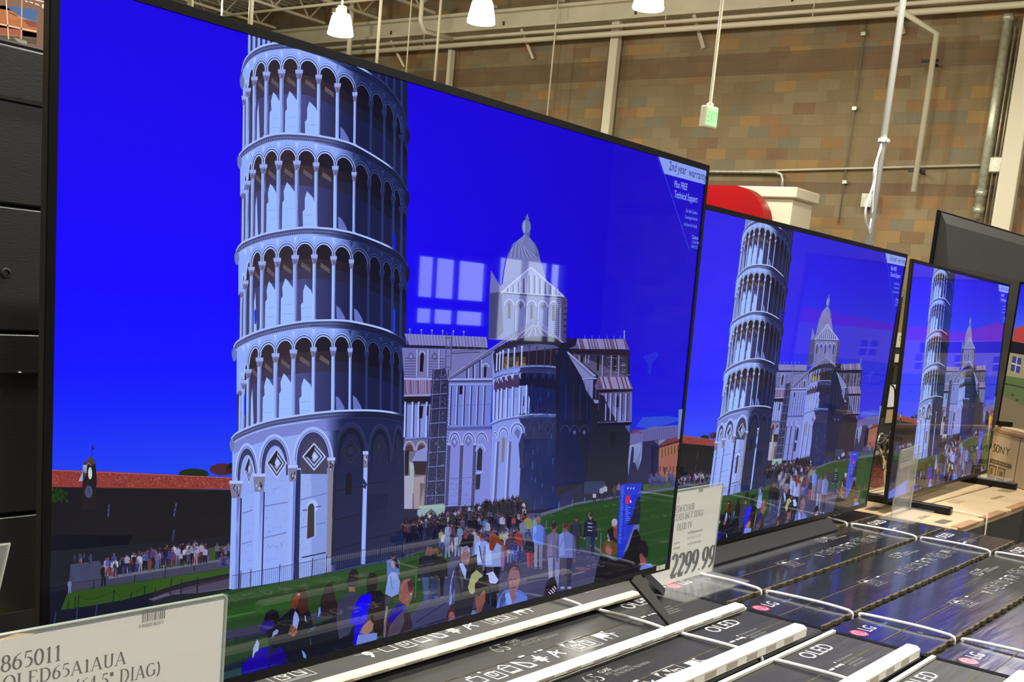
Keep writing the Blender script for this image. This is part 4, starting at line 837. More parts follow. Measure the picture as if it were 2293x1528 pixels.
# apse: lit side and shaded side
pic.layer()
pic.pg(q4((735, 250), (740, 470), (735, 860), (715, 1500), (1290, 1528), (1290, 300), (1100, 170), (900, 190)), (124, 142, 224))
pic.layer()
pic.pg(q4((1340, 180), (1395, 220), (1395, 1528), (950, 1528), (965, 1200), (950, 1000), (985, 900), (960, 800), (1020, 790), (1030, 540), (970, 480), (975, 380), (1000, 200)), (26, 32, 82))
pic.pg(q4((980, 380), (1330, 370), (1325, 520), (1200, 560), (985, 470)), (30, 34, 84)); pic.pg(q4((1030, 530), (1280, 545), (1290, 760), (1020, 770)), (24, 32, 84)); pic.pg(q4((990, 960), (1290, 960), (1290, 1528), (955, 1528)), (26, 38, 92))
pic.layer()
gal = spline([(1104, 793), (1125, 780), (1160, 771), (1200, 768), (1240, 771), (1268, 784)]); galb = spline([(1108, 836), (1130, 826), (1165, 820), (1200, 818), (1240, 820), (1266, 828)])
pic.pg([(1104, 793)] + gal + galb[::-1], (34, 28, 44)); pic.pg(q4((835, 290), (860, 285), (855, 380), (835, 385)), (140, 110, 70)); pic.pg(q4((865, 290), (905, 285), (900, 370), (865, 378)), (150, 128, 100)); pic.pg(q4((925, 290), (955, 285), (950, 368), (920, 370)), (150, 122, 80)); pic.pg(q4((980, 290), (1008, 290), (1010, 362), (975, 365)), (150, 122, 70))
cone = spline([(1104, 795), (1112, 782), (1140, 766), (1175, 757), (1215, 754), (1245, 758), (1270, 778)]); pic.pg([(1197, 722)] + [p for p in reversed(cone)], (92, 92, 148))
pic.layer()
pic.pg([(1104, 795)] + cone + [(1268, 786), (1240, 773), (1200, 770), (1160, 773), (1125, 782), (1106, 798)], (38, 34, 60))
for i in range(20): t = i / 19; x = 1110 + 156 * t; pic.line([(1197, 724), (x, yat(cone, x) - 2)], 1, (176, 180, 232) if i % 2 else (60, 58, 108))
pic.line([(1143, 765), (1197, 710), (1270, 776)], 3, (110, 110, 166)); pic.line([(1197, 711), (1272, 778)], 1.6, (170, 174, 226))
for i, x in enumerate((776, 800, 825, 868, 918, 978, 1038, 1100, 1165, 1215, 1262, 1300)):
    c = (168, 184, 250) if i < 6 else (56, 58, 98); y0 = 268 - i * 12 if i < 6 else 205 + (i - 6) * 9; pic.line(q4((x, y0), (x - 6, 405 - i * 6 if i < 6 else 368)), 3 if i < 6 else 2, c); pic.ell(*q4((x, y0))[0], 2.4, 3, c, 8)
pic.line([(x, y + 2) for x, y in galb], 4, (110, 120, 196)); pic.pg([(1165, 824), (1266, 828), (1266, 838), (1165, 834)], (44, 48, 98))
arcs1 = spline([(1106, 848), (1130, 840), (1165, 834), (1200, 833), (1240, 836), (1264, 842)]); pic.line(arcs1, 3, (70, 78, 140))
for i, x in enumerate((768, 795, 830, 876, 930, 990, 1052, 1115, 1178, 1235, 1282)):
    g = 16 + min(i, 5) * 3.2; y = 505 - i * 9 if i < 5 else 455 + (i - 5) * 6; lit = i < 5; w_ = g / 3.637
    pic.arc(*q4((x, y))[0], w_ * 1.3, w_ * 2, 2, (164, 182, 252) if lit else (36, 44, 96)); pic.pg(q4((x - g, y + 70), (x - g, y), (x - g * .5, y - 34), (x + g * .5, y - 34), (x + g, y), (x + g, y + 70)), (66, 52, 92) if lit else (20, 20, 54))
pic.layer()
for i, x in enumerate((752, 782, 812, 852, 902, 960, 1015)):
    pic.pg(q4((x - 6, 560 - i * 7), (x + 6, 560 - i * 7), (x, 800 - i * 5), (x - 12, 800 - i * 5)), (164, 182, 252)); pic.line(q4((x + 12, 570 - i * 7), (x + 4, 800 - i * 5)), 2, (62, 58, 104))
    pic.pg(q4((x + 16, 640 - i * 6), (x + 34 - i, 630), (x + 26 - i, 795 - i * 5), (x + 8, 800 - i * 5)), (138, 156, 236))
c2 = spline([(1098, 950), (1120, 940), (1150, 934), (1200, 928), (1255, 930)]); pic.line([(x, y + 3) for x, y in c2], 5, (84, 96, 170)); pic.line(c2, 2.4, (160, 178, 248)); pic.pg([(1162, 926), (1258, 926), (1258, 936), (1162, 940)], (34, 46, 108))
for cx_, cy_, w_, h_ in ((758, 960, 24, 80), (828, 940, 42, 100), (940, 910, 58, 110)):
    for rr_, c in ((1, (160, 178, 250)), (.84, (70, 78, 146)), (.7, (156, 174, 248))): pic.arc(*q4((cx_, cy_))[0], w_ * rr_ / 3.637, h_ * .8 * rr_ / 3.637, 2.2, c)
for x0_, x1_ in ((780, 762), (878, 860)): pic.pg(q4((x0_ - 4, 980), (x0_ + 14, 980), (x1_ + 6, 1490), (x1_ - 14, 1490)), (78, 80, 140)); pic.pg(q4((x0_ - 18, 985), (x0_ - 4, 980), (x1_ - 14, 1490), (x1_ - 28, 1490)), (150, 170, 248))
pic.pg(q4((808, 1150), (815, 960), (830, 935), (842, 960), (832, 1145)), (120, 112, 120)); pic.pg(q4((940, 870), (965, 900), (950, 960), (915, 910)), (88, 96, 160))
pic.pg(q4((980, 940), (990, 1000), (965, 1090), (958, 1200), (985, 1160), (1000, 1000)), (26, 32, 80))
for i in range(60): x, y = rnd.uniform(1170, 1262), rnd.uniform(850, 1130); pic.line([(x, y), (x, y + rnd.uniform(6, 26))], rnd.choice([1, 3]), rnd.choice([(36, 54, 118), (22, 28, 70), (44, 66, 130)]))
for cx_ in (1085, 1185, 1270): pic.arc(*q4((cx_, 880))[0], 12, 20, 1.6, (38, 50, 108))
pic.pg(q4((1188, 830), (1215, 880), (1188, 930), (1160, 880)), (40, 48, 96)); pic.layer(); pic.pg(q4((1188, 842), (1206, 880), (1188, 916), (1168, 880)), (20, 28, 74))
for y0, y1 in ((960, 1130), (1160, 1280)): pic.pg(q4((1302, y0), (1336, y0), (1328, y1), (1284, y1)), (14, 16, 40))
# right transept in shade, with the lit ends
pic.layer()
pic.pg(q5((30, 180), (610, 250), (620, 900), (610, 1400), (250, 1380), (-20, 1500), (-20, 300)), (22, 24, 48)); pic.pg(q5((0, 240), (80, 260), (290, 500), (280, 860), (240, 1380), (-20, 1420)), (25, 32, 80))
pic.pg(q5((65, 145), (165, 148), (150, 215), (95, 230)), (30, 24, 50)); pic.pg(q5((165, 148), (575, 155), (608, 240), (90, 232), (150, 205)), (112, 106, 160)); pic.pg(q5((85, 235), (605, 245), (600, 290), (90, 270)), (40, 26, 44)); pic.pg(q5((130, 270), (600, 285), (592, 470), (345, 470), (310, 440), (130, 300)), (92, 86, 124))
pic.pg(q5((345, 470), (595, 470), (640, 578), (330, 585), (310, 560)), (104, 88, 132)); pic.pg(q5((330, 585), (640, 580), (632, 620), (340, 620)), (34, 22, 40)); pic.pg(q5((345, 612), (632, 600), (628, 860), (510, 866), (430, 740), (350, 640)), (104, 108, 172)); pic.pg(q5((350, 640), (510, 866), (510, 880), (350, 890)), (22, 24, 60)); pic.pg(q5((340, 872), (628, 862), (625, 884), (350, 896)), (20, 18, 44))
pic.layer()
for i in range(34): x = 165 + i * 12.4; pic.line(q5((x, 150), (x + 22, 238)), 2, rnd.choice([(136, 130, 186), (84, 60, 92), (150, 150, 206), (96, 84, 130)]))
for i in range(24): x = 350 + i * 10.4; pic.line(q5((x, 474), (x + 30, 578)), 2.2, rnd.choice([(140, 130, 180), (84, 46, 66), (140, 140, 200), (110, 66, 80), (70, 50, 80)]))
for x in (95, 160): pic.line(q5((x, 115), (x, 150)), 1.4, (20, 18, 50))
for x in (228, 290, 352, 418, 478, 530): pic.line(q5((x, 122), (x, 152)), 1, (90, 110, 210))
pic.line(q5((567, 78), (565, 155)), 2.4, (130, 140, 206))
for x in (380, 455, 520): pic.line(q5((x, 290), (x - 4, 470)), 2.2, (140, 140, 190)); pic.line(q5((x + 8, 290), (x + 4, 470)), 1.4, (40, 34, 60))
pic.pg(q5((470, 425), (478, 290), (494, 300), (486, 425)), (24, 14, 24)); pic.pg(q5((335, 300), (352, 300), (346, 425), (330, 420)), (24, 14, 28)); pic.pg(q5((195, 300), (215, 295), (212, 350), (195, 350)), (30, 20, 34))
for i in range(40): x, y = rnd.uniform(390, 590), rnd.uniform(300, 460); pic.line(q5((x, y), (x + 30, y)), 1.2, rnd.choice([(62, 56, 90), (116, 108, 146)]))
for x in (180, 235, 262): pic.line(q5((x, 290), (x - 2, 360)), 2, (130, 130, 180))
for x in (410, 450, 495, 535, 580): pic.line(q5((x, 615), (x - 6, 850)), 2.6, (150, 156, 216)); pic.line(q5((x + 12, 615), (x + 6, 850)), 2.2, (36, 34, 70))
pic.pg(q5((498, 640), (520, 640), (515, 735), (495, 735)), (22, 18, 34))
pic.pg(q5((350, 620), (395, 640), (430, 735), (510, 865), (350, 880)), (24, 24, 56)); pic.line(q5((340, 865), (628, 858)), 1.6, (120, 124, 180))
pic.layer()
pic.pg(q5((75, 265), (305, 455), (310, 490), (210, 492)), (120, 124, 184)); pic.line(q5((80, 262), (320, 470)), 3, (150, 152, 204)); pic.line(q5((90, 290), (300, 478)), 1.4, (50, 48, 84)); pic.pg(q5((210, 500), (300, 500), (294, 670), (240, 590)), (110, 118, 182)); pic.line(q5((205, 492), (330, 488)), 3, (150, 156, 214)); pic.pg(q5((222, 520), (236, 520), (232, 590), (218, 560)), (20, 20, 50)); pic.line(q5((262, 530), (258, 620)), 2.4, (40, 42, 84))
pic.line(q5((240, 745), (310, 690)), 1.5, (26, 24, 60)); pic.pg(q5((300, 670), (345, 675), (340, 700), (310, 700)), (130, 140, 190)); pic.line(q5((325, 560), (318, 690)), 1.6, (84, 78, 120)); pic.line(q5((350, 600), (344, 760)), 1.6, (60, 58, 100))
pic.pg(q5((445, 950), (490, 950), (480, 1085), (440, 1085)), (15, 14, 30)); pic.pg(q5((570, 895), (620, 890), (610, 960)), (70, 84, 140))
for x in (60, 140, 225): pic.arc(*q5((x, 950))[0], 10, 16, 2, (46, 50, 96))
for x in (140, 222): pic.ell(*q5((x, 950))[0], 3.4, 5, (74, 86, 130), 8)
for x in (70, 130, 190, 250): pic.line(q5((x, 540), (x - 6, 840)), 1.4, (36, 42, 96))
pic.line(q5((60, 860), (280, 845)), 2.4, (16, 18, 50)); pic.pg(q5((225, 1370), (400, 1368), (396, 1460), (215, 1480)), (40, 52, 92)); pic.pg(q5((400, 1390), (620, 1390), (600, 1480), (400, 1480)), (26, 24, 42))
# houses at the far right
pic.layer()
pic.pg(q5((612, 960), (640, 930), (715, 925), (720, 960)), (110, 54, 78)); pic.pg(q5((612, 1060), (615, 965), (795, 905), (1040, 885), (1040, 990), (900, 1010), (725, 1030)), (96, 94, 160)); pic.pg(q5((605, 1060), (725, 1028), (860, 1010), (860, 1380), (590, 1390)), (34, 34, 76)); pic.pg(q5((795, 1060), (865, 1075), (850, 1385), (790, 1385)), (16, 14, 24)); pic.pg(q5((820, 1025), (930, 1010), (860, 1060)), (120, 124, 170))
pic.pg(q5((860, 1060), (930, 1005), (1060, 975), (1060, 1030), (900, 1080)), (106, 52, 66)); pic.pg(q5((865, 1075), (1060, 1030), (1060, 1380), (845, 1395)), (150, 92, 84)); pic.line(q5((862, 1080), (1050, 1020)), 3, (40, 20, 26))
pic.pg(q5((612, 1062), (722, 1032), (712, 1180), (680, 1280), (660, 1215), (640, 1200), (645, 1080), (625, 1110), (600, 1320), (598, 1200)), (134, 150, 206))
pic.layer(); pic.pg(q5((630, 1075), (648, 1075), (645, 1190), (625, 1190), (612, 1300), (606, 1310)), (34, 34, 76))
for i in range(18): x = 730 + i * 17; pic.line(q5((x, 920 - i), (x + 8 - i, 1025 - i * 2)), 1, (66, 62, 120))
for i in range(7): x = 880 + i * 27; pic.line(q5((x, 1092 - i * 7), (x, 1160 - i * 7)), 3, (150, 110, 70)); pic.line(q5((x + 9, 1092 - i * 7), (x + 9, 1160 - i * 7)), 2, (70, 30, 40))
for i in range(6): x = 870 + i * 28; pic.pg(q5((x, 1240), (x + 7, 1240), (x + 7, 1285), (x, 1285)), (50, 30, 54))
pic.pg(q5((908, 1250), (920, 1250), (916, 1310), (906, 1310)), (40, 26, 50)); pic.pg([(1520, 918), (1532, 916), (1530, 980), (1518, 985)], (110, 130, 200))

# ---- ground at the right: plaza, lawns
pic.layer()
pb = off(2.893, 760, 1000)
gl = [(520, 1322), (580, 1312), (655, 1299), (742, 1281), (818, 1264), (905, 1247), (960, 1215), (1010, 1195), (1210, 1150), (1400, 1115), (1560, 1080)]
pic.pg(gl + [(1560, 1300), (1400, 1420), (880, 1560), (480, 1600), (430, 1400)], (58, 60, 98))
pic.pg([(900, 1190), (1010, 1150), (1210, 1150), (1212, 1160), (1020, 1240), (905, 1240)], (70, 76, 128))
pic.layer()
pic.pg([(470, 1335), (520, 1321), (655, 1300), (905, 1250), (960, 1228), (1000, 1222), (1012, 1232), (1004, 1262), (985, 1290), (955, 1330), (935, 1362), (880, 1410), (840, 1460), (480, 1560)], (34, 62, 30))
pic.pg([(1206, 1156), (1290, 1130), (1400, 1112), (1560, 1090), (1560, 1300), (1470, 1290), (1360, 1250), (1300, 1225), (1232, 1198), (1216, 1186)], (32, 66, 30))
pic.pg([(1210, 1150), (1290, 1126), (1400, 1108), (1560, 1074), (1560, 1090), (1400, 1113), (1290, 1131), (1212, 1158)], (84, 92, 124)); pic.pg([(1440, 1085), (1540, 1070), (1540, 1086), (1440, 1102)], (60, 84, 50))
pic.layer()
q2 = off(4.985, 480, 1240)
pic.pg(q2((110, 470), (700, 330), (1500, 180), (2290, 10), (2290, 60), (1600, 250), (900, 400), (110, 560)), (44, 76, 42)); pic.pg(q2((90, 640), (860, 470), (860, 600), (90, 780)), (28, 74, 22)); pic.pg(q2((95, 870), (560, 780), (1300, 640), (1960, 490), (1960, 560), (1000, 790), (90, 1000)), (52, 52, 78)); pic.pg(q2((80, 1000), (500, 900), (480, 1100), (300, 1200), (60, 1290)), (30, 56, 30)); pic.pg(q2((90, 960), (700, 850), (700, 900), (80, 1040)), (30, 32, 52)); pic.pg(q2((60, 1270), (350, 1160), (330, 1280), (60, 1340)), (20, 30, 52)); pic.pg(q2((60, 1340), (330, 1260), (330, 1400), (50, 1440)), (36, 62, 64))
pic.pg([(1050, 1300), (1300, 1240), (1480, 1300), (1300, 1370), (1080, 1400)], (62, 62, 98)); pic.pg([(1000, 1290), (1260, 1200), (1290, 1215), (1080, 1300)], (54, 54, 92)); pic.pg([(1150, 1262), (1290, 1240), (1290, 1244), (1150, 1268)], (88, 88, 128))
for a, c in (((1030, 1330), (1100, 1312)), ((1180, 1300), (1270, 1288)), ((960, 1400), (1030, 1380)), ((1290, 1345), (1370, 1330)), ((1230, 1230), (1300, 1226)), ((930, 1395), (1000, 1350)), ((880, 1425), (1000, 1385))): pic.line([a, c], 2.6, (36, 38, 72))
pic.pg([(1318, 1222), (1330, 1222), (1398, 1262), (1390, 1266)], (96, 92, 116))
# tower railing
pic.layer()
for i in range(86):
    x = 520 + i * 4.4; yb = yat(bl, min(x, 903)); pic.line([(x, yb - 34), (x, yb + 2)], .8, (52, 58, 108) if x < 740 else (44, 52, 96))
for x in (538, 560, 625, 698, 730, 852, 902): yb = yat(bl, x); pic.line([(x + 2, yb - 40), (x, yb + 6)], 1.8, (30, 34, 70))
pic.line([(520, 1290), (580, 1279), (655, 1265), (742, 1248), (905, 1212)], 1.2, (44, 48, 92))
for x, y in ((905, 1212), (926, 1222), (948, 1214), (966, 1208), (915, 1225)): pic.line([(x, y - 8), (x - 3, y + 26)], 1.4, (70, 84, 140))
pic.line([(905, 1212), (960, 1200), (1010, 1190)], 3, (30, 34, 66)); pic.pg([(905, 1212), (1005, 1190), (1000, 1222), (960, 1228), (905, 1246)], (34, 36, 66))
for x, y, h in ((990, 1268, 44), (998, 1262, 40), (975, 1300, 46), (1001, 1250, 30), (1316, 1222, 40), (1346, 1240, 46), (1240, 1192, 26), (1224, 1186, 20), (1262, 1198, 26), (1252, 1144, 20), (1282, 1136, 16), (1310, 1128, 14)): pic.line([(x, y - h), (x - 2, y)], 1.5, (96, 110, 156))
pic.line([(932, 1288), (930, 1340)], 2, (60, 110, 90))

# ---- crowd in front of the cathedral
for k in range(7):
    pic.layer()
    for i in range(44):
        t = rnd.random(); x = 905 + t * 268 + rnd.uniform(-8, 8); ymax = 1214 - t * 26; y = ymax - (6 - k) * (5 + 4.5 * t) + rnd.uniform(-3, 3)
        dark = rnd.random() < .72; figure(x, y, 24 + k * 2.6, rnd.choice([(14, 12, 26), (22, 18, 36), (30, 20, 36), (44, 38, 74)]) if dark else rnd.choice(CL), rnd.choice([(14, 12, 26), (24, 22, 44), (40, 48, 90)]), (90, 66, 84) if dark else (150, 104, 110))
for i in range(30): pic.layer() if i % 10 == 0 else None; figure(1084 + rnd.uniform(-4, 76), 1150 + rnd.uniform(-8, 6), 24 + rnd.uniform(0, 6), (18, 16, 30), (16, 14, 28), (100, 70, 80))
for k in range(4):
    pic.layer()
    for i in range(16):
        x = rnd.uniform(985, 1190); figure(x, 1226 - (x - 985) * .06 + k * 7 + rnd.uniform(-4, 4), 40 + k * 4, rnd.choice(CL + [(200, 60, 60), (110, 160, 220), (180, 190, 110)]), rnd.choice(CL))
for i in range(16): figure(1440 + rnd.uniform(0, 75), 1092 - i * .6 + rnd.uniform(-4, 4), 26, (90, 96, 160), (70, 76, 130))
pic.layer()
for x, y, h, s_, p_ in ((1331, 1128, 26, (220, 225, 245), (40, 36, 60)), (1347, 1122, 34, (190, 200, 235), (50, 46, 70)), (1355, 1118, 34, (200, 210, 240), (40, 36, 60)), (1376, 1122, 36, (80, 60, 80), (60, 50, 70)), (1386, 1116, 36, (150, 120, 140), (60, 50, 70)), (1182, 1218, 68, (170, 176, 90), (70, 80, 130)), (1172, 1222, 62, (130, 150, 190), (110, 130, 180)), (1200, 1208, 54, (150, 190, 170), (60, 70, 100)), (1085, 1196, 36, (60, 140, 230), (40, 60, 120)), (1150, 1190, 34, (200, 70, 70), (50, 50, 90)), (1125, 1196, 44, (210, 220, 250), (60, 60, 100)), (1128, 1190, 30, (190, 60, 70), (60, 60, 100)), (1090, 1216, 54, (180, 195, 240), (40, 40, 70)), (1003, 1222, 50, (170, 190, 240), (150, 170, 220)), (1012, 1222, 50, (110, 60, 80), (40, 40, 60)), (1030, 1222, 46, (120, 170, 210), (110, 160, 200))): figure(x, y, h, s_, p_)

# ---- larger visitors (walking away, seen from behind)
def tall(x, y, h, sh, pa, hair=(22, 16, 22), skin=(140, 100, 104), wd_=.17, lean=0, arms=True, lit=None, boots=None):
    pic.layer(); W_ = h * wd_; sh = mix(sh, (30, 30, 70), .1); skin = mix(skin, (30, 20, 40), .25)
    for sx in (-1, 1):
        pic.pg([(x + sx * W_ * .06, y - h * .5), (x + sx * W_ * .56, y - h * .5), (x + sx * W_ * .42 + lean, y - h * .04), (x + sx * W_ * .12 + lean, y - h * .04)], pa if sx > 0 else mix(pa, (255, 255, 255), .12))
        pic.ell(x + sx * W_ * .3 + lean, y - h * .02, W_ * .2, h * .022, boots or (90, 90, 120), 8)
    if arms:
        for sx in (-1, 1): pic.pg([(x + sx * W_ * .5, y - h * .81), (x + sx * W_ * .72, y - h * .78), (x + sx * W_ * .86, y - h * .6), (x + sx * W_ * .82, y - h * .44), (x + sx * W_ * .66, y - h * .45), (x + sx * W_ * .62, y - h * .6)], mix(sh, (0, 0, 0), .25)); pic.ell(x + sx * W_ * .75, y - h * .42, W_ * .1, h * .025, skin, 8)
    pic.layer()
    pic.pg([(x - W_ * .2, y - h * .85), (x + W_ * .2, y - h * .85), (x + W_ * .6, y - h * .8), (x + W_ * .58, y - h * .6), (x + W_ * .6, y - h * .46), (x - W_ * .6, y - h * .46), (x - W_ * .58, y - h * .6), (x - W_ * .6, y - h * .8)], sh)
    if lit: pic.pg([(x - W_ * .6, y - h * .8), (x - W_ * .2, y - h * .84), (x - W_ * .1, y - h * .5), (x - W_ * .6, y - h * .48)], lit)
    pic.pg([(x - W_ * .12, y - h * .89), (x + W_ * .12, y - h * .89), (x + W_ * .14, y - h * .83), (x - W_ * .14, y - h * .83)], skin)
    pic.layer(); pic.ell(x, y - h * .925, W_ * .27, h * .062, skin, 12); pic.ell(x + W_ * .03, y - h * .94, W_ * .28, h * .058, hair, 12)
tall(1205, 1275, 118, (92, 122, 222), (112, 112, 148), (120, 100, 110), lit=(120, 150, 240)); tall(1186, 1272, 74, (24, 22, 40), (150, 40, 60))
tall(1322, 1250, 104, (24, 26, 56), (28, 32, 84), skin=(180, 150, 150)); pic.layer()
for y in (1172, 1180, 1188): pic.line([(1316, y), (1326, y + 1)], 2.2, (140, 150, 200))
tall(1290, 1240, 86, (44, 44, 66), (40, 40, 58), (16, 14, 22)); tall(1240, 1318, 148, (104, 98, 140), (108, 116, 170), (30, 22, 30), lit=(118, 110, 156)); tall(1267, 1320, 152, (102, 116, 188), (44, 40, 66), (70, 34, 34), lit=(124, 138, 212), boots=(130, 140, 210))
tall(1160, 1258, 76, (140, 44, 44), (30, 44, 120)); tall(1140, 1262, 66, (60, 50, 80), (90, 96, 150)); tall(1125, 1270, 60, (150, 60, 60), (160, 60, 90)); tall(1152, 1256, 50, (50, 50, 110), (40, 70, 190))
tall(962, 1353, 130, (26, 26, 44), (36, 54, 110), (30, 24, 28), wd_=.24, boots=(60, 60, 80)); tall(983, 1340, 110, (18, 18, 24), (26, 26, 40), wd_=.2)
pic.layer(); pic.pg([(950, 1245), (957, 1222), (962, 1230), (980, 1228), (982, 1236), (962, 1244)], (110, 72, 76))
tall(1080, 1330, 140, (140, 162, 236), (16, 14, 24), (54, 26, 34), wd_=.2, lit=(160, 182, 250)); pic.layer(); pic.line([(1073, 1222), (1078, 1252), (1088, 1280)], 2.4, (24, 22, 50))
tall(1104, 1335, 142, (140, 156, 220), (20, 20, 36), (120, 52, 36), wd_=.2, lit=(156, 172, 236)); pic.layer(); pic.pg([(1088, 1285), (1104, 1280), (1116, 1300), (1110, 1308), (1094, 1306)], (170, 180, 240)); pic.pg([(1094, 1210), (1100, 1200), (1116, 1202), (1126, 1222), (1112, 1216), (1104, 1234), (1096, 1232)], (110, 46, 32))
tall(880, 1330, 92, (90, 120, 190), (60, 70, 120), (28, 24, 30), wd_=.26, arms=False); pic.layer(); pic.pg([(862, 1330), (868, 1292), (876, 1280), (888, 1284), (896, 1304), (892, 1330), (876, 1338)], (122, 146, 214)); pic.line([(874, 1290), (878, 1320)], 1.6, (50, 60, 110)); pic.ell(880, 1264, 5, 9, (150, 130, 150), 10); pic.pg([(877, 1254), (886, 1251), (893, 1262), (893, 1275), (886, 1270)], (24, 20, 30))
# man with grey hair and vest
qa = off(5.0925, 900, 1100)
pic.layer(); pic.pg(qa((540, 1300), (545, 1130), (590, 920), (650, 820), (760, 850), (850, 1000), (830, 1200), (790, 1420), (500, 1440), (560, 1300)), (36, 34, 48)); pic.pg(qa((535, 1300), (545, 1100), (580, 920), (610, 890), (600, 1100), (600, 1290)), (124, 146, 226)); pic.pg(qa((600, 900), (660, 830), (700, 1000), (690, 1200), (600, 1240)), (74, 74, 86))
pic.layer(); pic.pg(qa((650, 830), (690, 820), (735, 900), (720, 1010), (690, 940)), (150, 166, 232)); pic.pg(qa((770, 760), (850, 720), (860, 860), (800, 960), (760, 880)), (26, 20, 26)); pic.ell(*qa((722, 740))[0], 11, 20, (130, 96, 108), 16); pic.pg(qa((665, 700), (690, 640), (740, 622), (775, 655), (775, 700), (740, 690), (700, 690), (680, 740)), (140, 146, 190)); pic.pg(qa((650, 620), (690, 540), (800, 560), (810, 620), (775, 650), (690, 640)), (16, 16, 26))
pic.pg(qa((690, 800), (740, 800), (735, 850), (705, 850)), (70, 44, 56)); pic.ell(*qa((705, 735))[0], 1.4, 1.6, (40, 26, 40), 6); pic.ell(*qa((745, 735))[0], 1.4, 1.6, (40, 26, 40), 6); pic.line(qa((710, 785), (740, 783)), 1.4, (80, 40, 50))
pic.layer(); pic.pg(qa((750, 1100), (790, 950), (850, 900), (920, 960), (880, 1100), (800, 1180), (770, 1160)), (150, 156, 116)); pic.pg(qa((870, 1000), (980, 950), (1000, 1060), (1080, 1060), (1080, 1350), (980, 1350)), (18, 18, 30)); pic.line(qa((1000, 1080), (1010, 1300)), 2, (110, 130, 200))
# dark haired man, low centre
pic.layer(); pic.pg(qa((780, 1420), (800, 1350), (850, 1330), (960, 1260), (1060, 1340), (1010, 1400)), (34, 34, 60)); pic.pg(qa((785, 1420), (800, 1360), (850, 1360), (850, 1400)), (112, 134, 190)); pic.pg(qa((840, 1180), (950, 1130), (945, 1260), (900, 1380), (850, 1400), (840, 1280)), (124, 78, 70)); pic.layer(); pic.pg(qa((830, 1180), (830, 1060), (890, 990), (950, 990), (985, 1080), (965, 1160), (930, 1130), (880, 1200), (850, 1190)), (24, 18, 24))
pic.layer(); pic.pg(qa((500, 1490), (520, 1370), (560, 1320), (610, 1380), (590, 1440), (600, 1480), (520, 1500)), (70, 30, 34)); pic.ell(*qa((565, 1430))[0], 7, 11, (150, 100, 108), 12); pic.pg(qa((510, 1490), (540, 1460), (590, 1470), (580, 1500)), (130, 130, 170)); pic.layer(); pic.ell(*qa((552, 1425))[0], 1, 1, (40, 20, 30), 6); pic.ell(*qa((578, 1425))[0], 1, 1, (40, 20, 30), 6)
# man in the blue shirt facing the viewer
pic.layer(); pic.pg(qa((1070, 1345), (1100, 1220), (1170, 1130), (1220, 1120), (1340, 1130), (1420, 1180), (1430, 1250), (1250, 1310)), (92, 116, 206)); pic.pg(qa((1110, 1330), (1120, 1210), (1170, 1150), (1190, 1200), (1170, 1310)), (22, 24, 50)); pic.pg(qa((1340, 1120), (1400, 1160), (1425, 1200), (1290, 1140)), (40, 44, 110))
pic.layer(); pic.pg(qa((1215, 1130), (1290, 1170), (1310, 1200), (1260, 1290), (1220, 1200)), (124, 92, 112)); pic.pg(qa((1210, 1000), (1220, 900), (1270, 860), (1330, 880), (1345, 1000), (1325, 1100), (1280, 1175), (1230, 1140)), (132, 94, 108)); pic.pg(qa((1205, 960), (1210, 880), (1270, 835), (1335, 850), (1350, 960), (1325, 905), (1250, 895)), (60, 44, 54))
pic.layer(); pic.line(qa((1225, 1010), (1250, 1005)), 1.8, (60, 40, 56)); pic.line(qa((1275, 1005), (1305, 1005)), 1.8, (60, 40, 56)); pic.line(qa((1255, 1020), (1262, 1065)), 1.6, (96, 62, 78)); pic.line(qa((1235, 1100), (1265, 1108), (1295, 1095)), 2, (90, 44, 58)); pic.pg(qa((1230, 1080), (1300, 1075), (1290, 1090), (1240, 1095)), (104, 84, 104)); pic.pg(qa((1220, 1150), (1240, 1220), (1255, 1290), (1200, 1300), (1170, 1180)), (128, 150, 232)); pic.ell(*qa((1208, 1010))[0], 2, 6, (110, 74, 90), 8)
# woman with striped sleeve
pic.layer(); pic.pg(qa((1620, 1190), (1640, 1060), (1690, 985), (1740, 985), (1765, 1060), (1765, 1150), (1700, 1200)), (26, 20, 28)); pic.pg(qa((1625, 1195), (1640, 1120), (1680, 1110), (1700, 1180), (1660, 1200)), (124, 88, 104)); pic.layer()
for i in range(4): pic.line(qa((1670 + i * 20, 1150 - i * 22), (1720 + i * 12, 1200 - i * 26)), 2.4, (190, 180, 210))
# ---- near heads at the lower left
pic.layer(); pic.pg(q2((300, 1440), (300, 1230), (420, 1120), (560, 1060), (640, 1010), (760, 1020), (820, 1120), (860, 1200), (1100, 1120), (1540, 1010), (1540, 1130), (700, 1360)), (20, 22, 42)); pic.pg(q2((560, 800), (760, 700), (880, 600), (1060, 640), (1100, 800), (1380, 700), (1700, 660), (1700, 1040), (900, 1250), (620, 1020)), (17, 18, 32))
pic.layer(); pic.pg(q2((300, 1400), (305, 1240), (400, 1160), (520, 1050), (620, 1040), (600, 1200), (620, 1290)), (20, 0, 146)); pic.pg(q2((580, 1290), (640, 1120), (700, 1050), (750, 1040), (800, 1130), (790, 1230)), (18, 0, 120)); pic.pg(q2((500, 860), (540, 760), (620, 720), (680, 800), (560, 880)), (34, 20, 120)); pic.pg(q2((550, 740), (570, 670), (640, 620), (700, 640), (725, 710), (690, 760), (640, 740), (570, 770)), (16, 14, 24))
